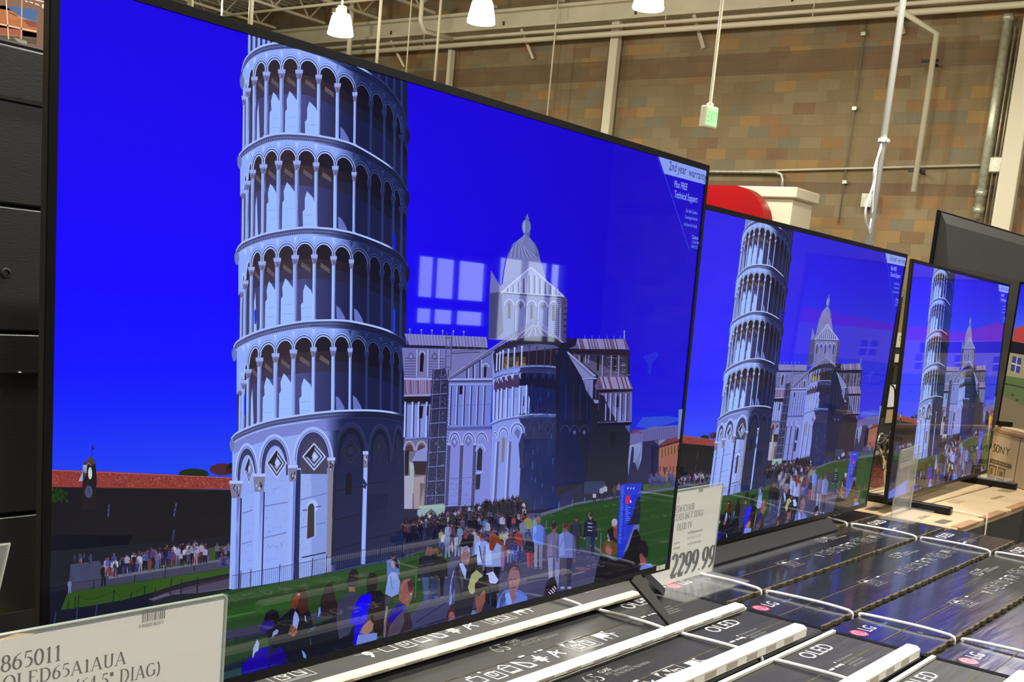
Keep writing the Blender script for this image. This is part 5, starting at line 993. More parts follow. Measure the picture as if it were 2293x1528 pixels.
pic.layer(); pic.pg(q2((420, 1160), (430, 1060), (475, 955), (498, 1000), (490, 1080), (450, 1110), (430, 1165)), (140, 160, 206)); pic.pg(q2((640, 945), (650, 880), (690, 845), (716, 860), (700, 900), (665, 915)), (120, 140, 196)); pic.pg(q2((970, 1080), (1000, 1100), (1022, 1140), (1020, 1170), (995, 1165)), (110, 140, 200)); pic.line(q2((1070, 950), (1075, 1020)), 1.4, (60, 80, 90)); pic.pg(q2((1030, 890), (1080, 830), (1140, 800), (1100, 860)), (24, 64, 96))
pic.pg(q2((870, 800), (880, 700), (900, 640), (930, 680), (945, 740), (920, 840), (880, 820)), (134, 146, 214)); pic.pg(q2((820, 890), (860, 800), (920, 830), (925, 870), (880, 935), (850, 910)), (130, 84, 66)); pic.layer(); pic.line(q2((835, 880), (880, 810)), 2, (60, 34, 36)); pic.line(q2((860, 900), (905, 850)), 2, (60, 34, 36)); pic.pg(q2((1005, 690), (1015, 700), (1025, 765), (1010, 750)), (150, 170, 230)); pic.pg(q2((1155, 700), (1162, 610), (1182, 600), (1182, 660), (1162, 712)), (96, 140, 220))
pic.pg(q2((860, 600), (870, 500), (910, 430), (970, 395), (1020, 420), (1040, 520), (1050, 640), (960, 680), (930, 600), (880, 620)), (60, 28, 24)); pic.pg(q2((858, 600), (870, 500), (920, 430), (950, 470), (930, 560), (900, 625)), (120, 56, 24)); pic.layer(); pic.pg(q2((920, 455), (945, 440), (955, 470), (930, 468)), (150, 150, 170))
pic.pg(q2((1180, 600), (1190, 500), (1225, 440), (1240, 360), (1280, 330), (1320, 350), (1340, 470), (1370, 560), (1360, 700), (1200, 700)), (36, 24, 28))
# man seen from behind in grey
pic.layer(); pic.pg(q2((1360, 740), (1370, 560), (1440, 470), (1500, 430), (1570, 430), (1610, 470), (1600, 700), (1500, 900), (1390, 960)), (50, 52, 80)); pic.pg(q2((1495, 350), (1560, 350), (1570, 425), (1500, 425)), (128, 92, 84)); pic.pg(q2((1480, 330), (1500, 220), (1540, 170), (1590, 180), (1612, 240), (1600, 330), (1560, 380), (1500, 370)), (36, 30, 36))
pic.pg(q2((1700, 400), (1705, 280), (1740, 220), (1790, 220), (1825, 270), (1815, 370), (1780, 440), (1720, 430)), (22, 18, 24)); pic.pg(q2((1700, 430), (1840, 410), (1900, 470), (1900, 640), (1700, 560)), (22, 20, 30))
# bright blue cloth, bare shoulder, striped top
pic.layer(); pic.pg(q2((1500, 780), (1530, 680), (1570, 560), (1640, 460), (1740, 445), (1760, 480), (1720, 640), (1700, 740), (1640, 840), (1600, 930), (1590, 1045), (1545, 1052), (1560, 880), (1560, 790)), (20, 0, 206)); pic.pg(q2((1600, 560), (1660, 480), (1740, 460), (1700, 620), (1620, 740)), (20, 4, 240)); pic.pg(q2((1585, 1045), (1590, 960), (1620, 880), (1720, 900), (1780, 880), (1830, 930), (1810, 985)), (60, 76, 170)); pic.pg(q2((1620, 880), (1660, 800), (1730, 740), (1780, 780), (1760, 860), (1700, 910)), (150, 106, 96)); pic.pg(q2((1710, 640), (1760, 540), (1860, 560), (1900, 680), (1880, 900), (1820, 930), (1770, 860), (1770, 780), (1720, 740)), (34, 24, 26)); pic.pg(q2((1740, 700), (1770, 680), (1780, 790), (1760, 780)), (110, 54, 34))
pic.layer()
for i in range(13): a = 1590 + i * 17; pic.line(q2((a, 1040 - i * 4), (a + 2, 980 - i * 2), (a + 18, 910 - i * 2)), 1.5, (150, 170, 236))
# bald man in the blue shirt
pic.layer(); pic.pg(q2((1880, 960), (1900, 780), (1960, 660), (2040, 590), (2120, 600), (2180, 680), (2210, 800), (2190, 900)), (44, 36, 48)); pic.pg(q2((1930, 950), (1950, 820), (2040, 700), (2110, 660), (2120, 760), (2060, 900), (2000, 930)), (84, 70, 94)); pic.pg(q2((1935, 770), (1960, 660), (2040, 560), (2110, 570), (2150, 620), (2060, 680), (1990, 770)), (34, 16, 150)); pic.pg(q2((1885, 960), (1890, 760), (1915, 580), (1935, 590), (1920, 720), (1905, 950)), (130, 106, 130))
pic.layer(); pic.pg(q2((2055, 520), (2060, 380), (2100, 300), (2170, 275), (2215, 310), (2225, 400), (2200, 500), (2160, 590), (2110, 560)), (128, 80, 76)); pic.pg(q2((2150, 320), (2200, 290), (2225, 340), (2215, 420), (2170, 430)), (60, 36, 44)); pic.pg(q2((2070, 370), (2110, 300), (2150, 285), (2120, 340), (2090, 440)), (140, 100, 110)); pic.ell(*q2((2190, 455))[0], 2, 4, (180, 160, 170), 8)
# banner and the group at the lower right
qc = off(5.268, 1160, 1040)
pic.layer(); pic.pg(qc((1205, 235), (1455, 220), (1430, 560), (1260, 1000), (1235, 1165), (1185, 1168), (1165, 900)), (22, 46, 196)); pic.pg(qc((1265, 370), (1322, 365), (1320, 465), (1262, 468)), (190, 44, 70)); pic.pg(qc((1250, 730), (1430, 710), (1420, 800), (1240, 1060)), (96, 100, 160))
pic.layer()
for i in range(40): y = 265 + i * 17; pic.line(qc((1212 - i * .9 + rnd.uniform(0, 8), y), (1255 - i * .9 - rnd.uniform(0, 12), y + rnd.uniform(-8, 8))), 1.4, (80, 110, 224))
for i in range(9): pic.line(qc((1262, 488 + i * 22), (1262 + rnd.uniform(30, 66), 486 + i * 22)), 1.6, (96, 124, 228))
for i in range(3): pic.pg(qc((1285 + i * 34, 275), (1303 + i * 34, 272), (1300 + i * 34, 292), (1284 + i * 34, 296)), (130, 150, 236))
pic.ell(*qc((1326, 440))[0], 1.6, 3, (200, 200, 240), 8)
pic.layer(); pic.pg(qc((1280, 720), (1340, 620), (1380, 480), (1400, 400), (1440, 380), (1440, 560), (1430, 700)), (24, 26, 54))
pic.pg(qc((975, 1040), (1000, 940), (1040, 900), (1100, 900), (1165, 940), (1165, 1060), (1090, 1080)), (92, 62, 30)); pic.pg(qc((1030, 960), (1060, 930), (1110, 1010), (1085, 1080), (1030, 1040)), (146, 96, 100)); pic.pg(qc((1040, 880), (1060, 770), (1110, 740), (1160, 760), (1165, 920), (1090, 900)), (24, 20, 30)); pic.pg(qc((1045, 850), (1060, 810), (1085, 870), (1080, 915), (1055, 900)), (160, 160, 210)); pic.ell(*qc((1136, 685))[0], 6.5, 8.5, (156, 158, 176), 12); pic.pg(qc((1100, 700), (1170, 690), (1165, 715), (1105, 728)), (140, 142, 166)); pic.pg(qc((1115, 730), (1165, 725), (1165, 890), (1130, 860)), (140, 70, 60))
pic.pg(qc((895, 1380), (930, 1200), (970, 1080), (1150, 1140), (1240, 1100), (1290, 1010), (1360, 780), (1400, 760), (1440, 850), (1460, 1000), (1500, 1150), (1440, 1260), (900, 1420)), (17, 15, 24))
pic.layer(); pic.pg(qc((1420, 1130), (1415, 1000), (1450, 900), (1500, 905), (1535, 980), (1530, 1080), (1490, 1110)), (26, 18, 26)); pic.pg(qc((1430, 1060), (1460, 1050), (1500, 1110), (1520, 1180), (1440, 1200)), (138, 70, 84)); pic.pg(qc((1435, 1250), (1450, 1190), (1560, 1170), (1595, 1210)), (100, 120, 214)); pic.line(qc((1745, 1070), (1738, 1180)), 3, (36, 46, 92)); pic.line(qc((1140, 1120), (1170, 1140), (1420, 1165)), 1.6, (40, 36, 50))

# ---- caption in the top right corner of the picture
pic.layer()
cor = S(1474, 350); u1 = SCR[2]; bb = S(1487, 389)
pic.raw([cor, (u1, SCR[3]), (u1, S(1581, 414)[1]), bb], [(134, 156, 240)] * 4); pic.raw([(cor[0], SCR[3]), (u1, SCR[3]), cor], [(134, 156, 240)] * 3)
pic.line([(1487, 389), (1543, 560)], .8, (60, 90, 230))
pic.layer()
a = S(1497, 383); h = (S(1503, 362)[1] - S(1503, 383)[1])
u = a[0]
u += pic.text('2nd year', u, a[1] + .002, h * 1.0, (22, 30, 96), .82) + .010
pic.text('warranty', u, a[1] + .001, h * .95, (22, 30, 96), .9)
def tx(t, q0, q1, sx, col): 
    a = S(*q0); b_ = S(*q1); pic.text(t, a[0], a[1], b_[1] - a[1], col, sx)
tx('Plus FREE', (1509, 419), (1510, 403), .72, (150, 176, 250)); tx('Technical Support', (1509, 442), (1509, 425), .66, (150, 176, 250))
for t, q0, q1 in (('See the Costco', (1535, 475), (1535, 466)), ('Concierge Services', (1533, 489), (1533, 481)), ('brochure for details', (1531, 505), (1531, 497))): tx(t, q0, q1, .72, (120, 146, 244))
for t, q0, q1, c in (('Costco', (1549, 535), (1550, 526), (150, 172, 250)), ('CONCIERGE', (1548, 545), (1548, 538), (110, 130, 232)), ('SERVICES', (1547, 555), (1547, 548), (110, 130, 232))): tx(t, q0, q1, .8, c)
PIC_LAYERS = pic.L

# ================================================================ televisions
TOP = -0.09                                  # height of the carton tops
def make_tv(name, x, y, z, yaw, tilt, screen, label, wd=TVW, ht=TVH, picture=None, psc=1.0, base=TOP):
    t = empty(name, (x, y, base), yaw, label, 'television')
    dz = z - base; kw = dict(loc=(0, 0, dz), rot=(-tilt, 0, 0)); fr = .0105
    b = MB(); b.box((0, .004, 0), (wd, .012, ht), b=.001); b.build('panel', M['back'], t, **kw)
    b = MB()
    for lo, hi in (((0, -.0012, 0), (fr, .004, ht)), ((wd - fr, -.0012, 0), (wd, .004, ht)), ((fr, -.0012, 0), (wd - fr, .004, fr + .002)), ((fr, -.0012, ht - fr), (wd - fr, .004, ht))): b.box(lo, hi)
    b.build('bezel', M['bezel'], t, **kw)
    b = MB()
    for lo, hi in (((-.0012, .0005, -.0012), (0, .010, ht + .0012)), ((wd, .0005, -.0012), (wd + .0012, .010, ht + .0012)), ((0, .0005, -.0014), (wd, .010, -.0002)), ((0, .0005, ht), (wd, .010, ht + .0012))): b.box(lo, hi)
    b.build('edge_trim', M['edge'], t, **kw)
    b = MB(); b.prism([(.012, .03), (.048, .05), (.048, ht * .5), (.03, ht * .56), (.012, ht * .58)], 'x', wd * .1, wd * .9); b.build('rear_housing', M['back'], t, **kw)
    if picture:
        p = picture.copy(); link(p, t); p.location = (0, .0012 * math.cos(0), dz); p.rotation_euler = (-tilt, 0, 0); p.scale = (psc, 1, psc)
        p.name = 'screen'; p.data = picture.data if screen == 'screen1' else picture.data.copy()
        p.data.materials[0] = M[screen]
    return t
pic_ob = pic.build('screen', M['screen1'], None, up='y')
tv1 = make_tv('television', 0, 0, 0, 0, TILT1, 'screen1', 'largest television in front, showing a leaning white tower under deep blue sky', picture=pic_ob)
tv2 = make_tv('television', 1.65692, .16552, -.04993, .00364, -.01746, 'screen2', 'second television in the row, standing on a wide dark slab stand', picture=pic_ob)
tv3 = make_tv('television', 3.28112, .16287, -.05184, .03343, .0378, 'screen3', 'third television in the row, smallest leaning tower picture, on kraft cartons', picture=pic_ob)
bpy.data.objects.remove(pic_ob)
# feet of the first: two V-shaped pairs of blades
def blade(a, b_, w0, w1, th=.006):
    a, b_ = Vector(a), Vector(b_); d = (b_ - a).normalized(); s = Vector((1, 0, 0)) - d * d.x; s.normalize(); n = d.cross(s).normalized() * th
    vs = [a - s * w0 / 2, a + s * w0 / 2, b_ + s * w1 / 2, b_ - s * w1 / 2]; vs = vs + [v + n for v in vs]
    m = MB(); m.add(vs, [(0, 1, 2, 3), (7, 6, 5, 4), (0, 4, 5, 1), (1, 5, 6, 2), (2, 6, 7, 3), (3, 7, 4, 0)]); return m
for sx in (1, -1):
    c = TVW / 2
    def X(v): return v if sx > 0 else 2 * c - v
    blade((X(1.305), .004, .092), (X(1.352), -.066, .003), .042, .022).build('leg', M['leg'], tv1)
    b = MB(); b.bar((X(1.365), .020, .088), (X(1.548), .068, .010), .022, .016); b.build('leg', M['bezel'], tv1)
    b = MB(); b.box((min(X(1.28), X(1.36)), .004, .086), (max(X(1.28), X(1.36)), .05, .1)); b.build('foot_socket', M['bezel'], tv1)
lbl = Paint(eps=2e-5); a = S(1467, 1279); b_ = S(1488, 1263); lbl.raw([a, (b_[0], a[1]), b_, (a[0], b_[1])], [(214, 210, 196)] * 4); lbl.layer(); lbl.text('OLED', a[0] + .006, a[1] + .004, (b_[1] - a[1]) * .4, (60, 60, 60), .7)
o = lbl.build('label_tag', M['ink'], tv1, up='y', loc=(0, -.0022, .09)); o.rotation_euler = (-TILT1, 0, 0)
# slab stand of the second
b = MB(); b.prism([(-.034, .001), (-.034, .005), (-.004, .036), (.19, .036), (.21, .001)], 'x', .16, 1.12); b.build('slab_stand', M['stand'], tv2)
b = MB(); b.box((.5, .02, .03), (.95, .09, .2)); b.build('neck', M['bezel'], tv2)
# bar feet of the third
for x in (.24, 1.30):
    b = MB(); b.box((x - .018, -.16, .001), (x + .018, .17, .028), b=.003); b.box((x - .016, .004, .02), (x + .016, .03, .06)); b.build('foot_bar', M['bezel'], tv3)
# soft foil wrap on the third's right foot
b = MB(); b.box((1.27, -.12, .029), (1.42, .16, .033)); b.build('foot_wrap', M['acrylic'], tv3)

# fourth television, facing another aisle
D4 = Vector((.74, .673, 0)).normalized(); yaw4 = math.atan2(-D4.y, -D4.x); N4 = Vector((-D4.y, D4.x, 0))
pc = at_z(2208, 1070, TOP)                    # near bottom corner of the carton underneath
H4 = .245
def onplane(px, py, P0, N): d = ray(px, py); return CAM + d * ((P0 - CAM).dot(N) / d.dot(N))
P4 = onplane(2231, 957, pc - N4 * .05, N4); P4t = onplane(2291, 632, pc - N4 * .05, N4)
p4 = Paint(eps=6e-6); W4, H4t = 1.23, max(.6, P4t.z - P4.z)
def gr(y0, y1, c0, c1):
    for i in range(6): a0, a1 = y0 + (y1 - y0) * i / 6, y0 + (y1 - y0) * (i + 1) / 6; p4.raw([(.01, a0), (W4 - .01, a0), (W4 - .01, a1), (.01, a1)], [mix(c0, c1, i / 6)] * 2 + [mix(c0, c1, (i + 1) / 6)] * 2)
h = H4t
gr(.01, h * .42, (96, 92, 60), (86, 110, 62)); gr(h * .42, h * .62, (150, 140, 130), (190, 180, 200)); gr(h * .62, h - .01, (70, 110, 235), (30, 20, 226))
p4.layer(); p4.raw([(.01, .01), (W4 - .01, .01), (W4 - .01, h * .2), (.3, h * .16), (.01, h * .22)], [(120, 104, 78)] * 5)
p4.raw([(.01, h * .36), (.01, h * .62), (W4 - .01, h * .58), (W4 - .01, h * .36)], [(150, 138, 104)] * 4)
p4.layer(); p4.raw([(.01, h * .60), (.02, h * .69), (.12, h * .72), (.3, h * .64), (.5, h * .68), (.8, h * .62), (W4 - .01, h * .66), (W4 - .01, h * .56)], [(176, 64, 60)] * 8); p4.raw([(.01, h * .52), (.01, h * .60), (.5, h * .57), (.5, h * .5)], [(30, 26, 34)] * 4)
p4.layer()
for i in range(6): x = .04 + i * .2; p4.raw([(x, h * .40), (x + .08, h * .39), (x + .08, h * .49), (x, h * .5)], [(60, 62, 120)] * 4)
for i in range(30): x, y = rnd.uniform(.02, W4 - .1), rnd.uniform(h * .2, h * .24); p4.raw([(x, y), (x + .03, y), (x + .02, y + .012)], [(44, 60, 34)] * 3)
p4.raw([(.01, h * .3), (W4 - .02, h * .26), (W4 - .02, h * .27), (.01, h * .31)], [(50, 60, 44)] * 4)
p4.layer()
for i in range(6): x = .04 + i * .2; p4.raw([(x + .036, h * .39), (x + .044, h * .39), (x + .044, h * .5), (x + .036, h * .5)], [(190, 180, 170)] * 4); p4.raw([(x, h * .445), (x + .08, h * .435), (x + .08, h * .445), (x, h * .455)], [(190, 180, 170)] * 4)
p4o = p4.build('screen', M['screen3'], None, up='y')
b_top = TOP + H4
tv4 = make_tv('television', P4.x, P4.y, P4.z, yaw4, 0, 'screen1', 'television at the right edge showing a red-roofed house, green lawn and blue sky', wd=W4, ht=h, picture=p4o, base=b_top + .001)
bpy.data.objects.remove(p4o)
for x in (.12, W4 - .2):
    b = MB(); b.box((x - .015, -.06, 0), (x + .015, .12, .02)); b.box((x - .012, .006, .018), (x + .012, .03, P4.z - b_top + .03)); b.build('foot_bar', M['bezel'], tv4)
# carton underneath with the maker's name
t = empty('tv_carton', (pc.x, pc.y, TOP + .001), yaw4, 'kraft carton printed SONY lying under the television at the right edge', 'carton')
b = MB(); b.box((0, 0, 0), (.95, .24, H4 - .002), b=.003); b.build('body', M['kraft'], t)
b = MB(); b.box((-.002, -.004, H4 - .03), (.96, .0, H4 - .018)); b.build('lid_edge', M['kraft_dark'], t)
p = Paint(eps=1e-4); p.L = 3
x = .022
for ch in 'SONY': x += p.serif(ch, x, .125, .034, (70, 56, 40), 1.25, .16, .09) if ch in SER and ch not in 'NY' else 0 or (p.text(ch, x, .125, .034, (70, 56, 40), 1.2) + .012 if ch in 'NY' else 0)
p.raw([(.01, .072), (.2, .072), (.2, .09), (.01, .09)], [(96, 78, 52)] * 4)
for x in (.012, .09): p.raw([(x, .008), (x + .066, .008), (x + .066, .064), (x, .064)], [(92, 74, 50)] * 4)
p.layer()
for x in (.012, .09): p.raw([(x + .008, .016), (x + .058, .016), (x + .058, .056), (x + .008, .056)], [(168, 140, 98)] * 4)
p.layer(); p.raw([(.03, .022), (.05, .022), (.05, .05), (.03, .05)], [(96, 76, 50)] * 4); p.raw([(.106, .024), (.14, .024), (.14, .048), (.106, .048)], [(96, 76, 50)] * 4)
for i in range(5): p.raw([(.03 + i * .03, .078), (.05 + i * .03, .078), (.05 + i * .03, .084), (.03 + i * .03, .084)], [(150, 126, 90)] * 4)
p.raw([(.235, .0), (.24, .0), (.24, .23), (.235, .23)], [(84, 58, 36)] * 4)
p.build('printing', M['ink'], t, up='y', loc=(0, -.0005, 0))

# televisions turned away, backs towards the viewer
def rear_tv(x, y, z, wd, ht, label, m='back', base=None, seams=()):
    t = empty('television', (x, y, base if base is not None else z), 0, label, 'television'); dz = z - (base if base is not None else z)
    b = MB(); b.box((0, .04, dz), (wd, .055, dz + ht), b=.003); b.build('panel', M['bezel'], t)
    z0 = dz + .012; zs = [z0] + [dz + s for s in seams] + [dz + ht - .012]
    for i in range(len(zs) - 1):
        b = MB(); b.box((.012, 0, zs[i] + .002), (wd - .012, .04, zs[i + 1] - .002), b=.003); b.build('rear_cover', M[m], t)
    return t
bt = at_y(60, 88, .58); s1 = at_y(40, 128, .58).z
lt = rear_tv(-1.05, .58, -.062, 1.43, bt.z + .062, 'black ribbed back of a television seen at the left edge', seams=[at_y(40, q, .58).z + .062 for q in (1152, 745, 462)], base=TOP)
for zz, hgt in ((at_y(40, 745, .58).z + .028, .004), (s1 + .028, .006)):
    b = MB(); b.box((.012, -.004, zz - hgt / 2), (1.418, .0, zz + hgt / 2)); b.build('seam_trim', M['edge'], lt)
c = at_y(12, 612, .58); b = MB(); n = 20
vs = [(c.x + 1.05 + r_ * math.cos(2 * math.pi * k / n), -.002 + yy, c.z - TOP + r_ * math.sin(2 * math.pi * k / n)) for r_, yy in ((.0085, 0), (.006, -.001), (.004, .004)) for k in range(n)]
b.add(vs, [(i * n + k, i * n + (k + 1) % n, (i + 1) * n + (k + 1) % n, (i + 1) * n + k) for i in range(2) for k in range(n)] + [tuple(2 * n + k for k in range(n))]); b.build('screw_hole', M['cable'], lt)
for x in (.3, 1.1):
    b = MB(); b.box((x, -.06, 0), (x + .05, .12, .03)); b.build('foot_bar', M['bezel'], lt)
c = at_y(44, 835, .575); b = MB(); b.lathe([(.0, .002), (.0022, .001), (.0022, 0)], n=10); o = b.build('indicator', M['strap'], lt); o.location = (c.x + 1.05, -.006, c.z - TOP)
# grey one beyond the third television
g = at_y(2119, 470, .62); bx = 4.6
gt = empty('television', (g.x, .62, TOP), R(-4), 'big grey curved back of a television rising behind the third screen', 'television')
zt = g.z - TOP
b = MB(); b.box((0, 0.03, .03), (1.9, .045, zt), b=.003); b.build('panel', M['bezel'], gt)
b = MB(); pr_ = [(.03, .05), (-.03, .08), (-.055, .2), (-.055, zt - .42), (-.04, zt - .25), (.0, zt - .06), (.03, zt - .01)]; b.prism(pr_, 'x', .02, 1.88); b.build('rear_cover', M['grey_back'], gt, smooth=False)
b = MB()
for i in range(2): b.box((.08 + i * .09, -.0565, zt - .48), (.14 + i * .09, -.054, zt - .36))
b.build('port_recess', M['cable'], gt)
b = MB(); b.box((.3, -.1, 0), (.36, .15, .06)); b.box((1.5, -.1, 0), (1.56, .15, .06)); b.build('foot_bar', M['bezel'], gt)
P = [at_y(*q, .54) - Vector((g.x, .62, TOP)) for q in ((2252, 800), (2249, 822), (2240, 836), (2234, 850), (2231, 872))]; b = MB(); b.tube(P, .004, 6); b.build('white_cord', M['strap'], gt, True)
# black back just behind the second screen
r = at_y(2003, 815, .47); zt = at_y(2021, 655, .47).z; zb = .16
gtv = rear_tv(r.x - 1.43, .47, zb, 1.43, zt - zb, 'black back of a television in the gap behind the second screen', base=TOP)
b = MB(); b.box((.4, .0, 0), (.9, .1, .02)); b.box((.6, .03, .02), (.7, .05, zb - TOP + .05)); b.build('stand', M['bezel'], gtv)

# ================================================================ cartons
CH = .97
INK = (206, 206, 200); INKD = (150, 150, 148)
def ink(kind):
    p = Paint(eps=3e-5); p.L = 4; y = 0; P1 = p
    # round red logo with its letters
    c = (.032, -.056); r_ = .021
    p.ell(c[0], c[1], r_, r_ * .92, (206, 58, 92), 28)
    p.layer(); p.arc(c[0], c[1], .0145, .0135, .0022, (240, 200, 210), 20, 330, 20); p.line([(c[0], c[1] + .007), (c[0], c[1] - .006), (c[0] + .005, c[1] - .006)], .0022, (240, 200, 210)); p.ell(c[0] - .006, c[1] + .005, .002, .002, (240, 200, 210), 8)
    x = .062
    p.text('LG', x, -.068, .030, (232, 232, 236), .95); p.text("Life's Good", .128, -.068, .010, (120, 140, 200), .8)
    p.text('OLED', 1.385, -.050, .034, (226, 226, 230), 1.02)
    # outlined 65 and caption
    def outl(t, x, y, h, sx):
        p.text(t, x, y, h, INK, sx); p.layer(); ps, wd = glyphs(t)
    outl('65', .915, -.062, .034, .95); L0 = p.L
    for ch, xx in (('65', .9165),): p.text(ch, xx + .0005, -.0600, .0305, (60, 60, 62), .93)
    p.layer(L0)
    p.text('CLASS', .973, -.040, .011, INK, .85); p.text('64.5" DIAGONAL', .973, -.052, .009, INKD, .85); p.text('ULTRA HD 4K TELEVISION', .985, -.064, .009, INKD, .8)
    # bullets with small print
    for k in range(2): p.ell(1.405, -.088 - k * .016, .003, .003, INK, 10)
    p.text('Perfect black, intense color', 1.415, -.091, .0062, INKD, .8)
    for k in range(3): p.text(('Self-lit pixels for infinite', 'contrast and over a billion', 'colors in every picture')[k], 1.415, -.104 - k * .0092, .0062, INKD, .78)
    yb_ = -.150; w_ = kind; p = Paint(eps=3e-5); p.L = 4
    # handling symbols
    def frame(x, y, a, b_, t_, col=INKD):
        for q in ((x, y, x + a, y + t_), (x, y + b_ - t_, x + a, y + b_), (x, y, x + t_, y + b_), (x + a - t_, y, x + a, y + b_)): p.raw([(q[0], q[1]), (q[2], q[1]), (q[2], q[3]), (q[0], q[3])], [col] * 4)
    for x0 in (1.045, .50):
        frame(x0, yb_, .084, .055, .003)
        p.pg([(x0 + .004, yb_ + .05), (x0 + .016, yb_ + .05), (x0 + .004, yb_ + .036)], INK); p.pg([(x0 + .03, yb_ + .05), (x0 + .048, yb_ + .05), (x0 + .04, yb_ + .034)], INK)
        frame(x0 + .014, yb_ + .010, .022, .022, .003, INK); frame(x0 + .046, yb_ + .010, .026, .028, .003, INK)
        p.line([(x0 + .018, yb_ + .036), (x0 + .03, yb_ + .02), (x0 + .04, yb_ + .03)], .003, INK); p.line([(x0 + .05, yb_ + .042), (x0 + .07, yb_ + .014)], .003, INK); p.line([(x0 + .01, yb_ + .006), (x0 + .075, yb_ + .006)], .002, INKD)
    # panel carried by two figures
    p.pg([(1.150, yb_ + .022), (1.182, yb_ + .022), (1.182, yb_ + .046), (1.150, yb_ + .046)], INK); p.line([(1.152, yb_ + .022), (1.150, yb_ + .008)], .004, INK); p.line([(1.166, yb_ + .022), (1.170, yb_ + .008)], .003, INK); p.line([(1.186, yb_ + .04), (1.194, yb_ + .022), (1.190, yb_ + .008)], .004, INK); p.ell(1.19, yb_ + .046, .004, .004, INK, 8); p.line([(1.194, yb_ + .03), (1.206, yb_ + .026)], .003, INK)
    # row of pictograms
    xs = [.985, .935, .89, .845, .80, .755, .71]
    x = xs[0]; p.line([(x, yb_ + .006), (x + .012, yb_ + .04)], .005, INK); p.line([(x + .012, yb_ + .04), (x + .03, yb_ + .01)], .005, INK); p.line([(x + .01, yb_ + .02), (x + .034, yb_ + .034)], .004, INK)
    x = xs[1]; p.line([(x - .006, yb_ + .022), (x + .036, yb_ + .022)], .004, INKD); p.pg([(x + .006, yb_ + .012), (x + .026, yb_ + .012), (x + .026, yb_ + .034), (x + .006, yb_ + .034)], INK); p.line([(x + .014, yb_ + .002), (x + .018, yb_ + .044)], .004, INK)
    x = xs[2]; p.line([(x, yb_ + .044), (x + .006, yb_ + .006), (x + .026, yb_ + .006)], .005, INK); p.line([(x + .002, yb_ + .042), (x + .026, yb_ + .02), (x + .026, yb_ + .004)], .005, INK)
    x = xs[3]; frame(x, yb_ + .004, .03, .03, .003, INK); p.pg([(x + .004, yb_ + .004), (x + .026, yb_ + .004), (x + .026, yb_ + .012), (x + .004, yb_ + .012)], INK); p.line([(x - .002, yb_ + .034), (x + .014, yb_ + .046), (x + .032, yb_ + .034)], .003, INK)
    x = xs[4]; frame(x, yb_ + .002, .032, .032, .003, INK); frame(x + .008, yb_ + .014, .014, .022, .003, INK); p.ell(x + .002, yb_ + .044, .004, .003, INK, 8)
    x = xs[5]; frame(x, yb_ + .008, .032, .028, .003, INK); p.line([(x + .006, yb_ + .04), (x + .02, yb_ + .04)], .004, INK)
    x = xs[6]; p.ell(x + .012, yb_ + .024, .010, .010, INK, 12); p.line([(x - .016, yb_ + .028), (x + .042, yb_ + .020)], .002, INKD); p.line([(x + .006, yb_ + .004), (x + .016, yb_ + .016)], .006, INK)
    # faint lines and an arrow at the near end
    for k in range(4): p.text('Recycle this package', .06, -.112 - k * .009, .006, (92, 92, 96), .8)
    p.pg([(.15, -.148), (.17, -.148), (.16, -.132)], (130, 130, 134))
    for k in range(2): p.line([(.36 + k * .02, -.100 - k * .02), (.62 + k * .02, -.100 - k * .02)], .0012, (78, 78, 84))
    return P1, p
pA, pB = ink('a')
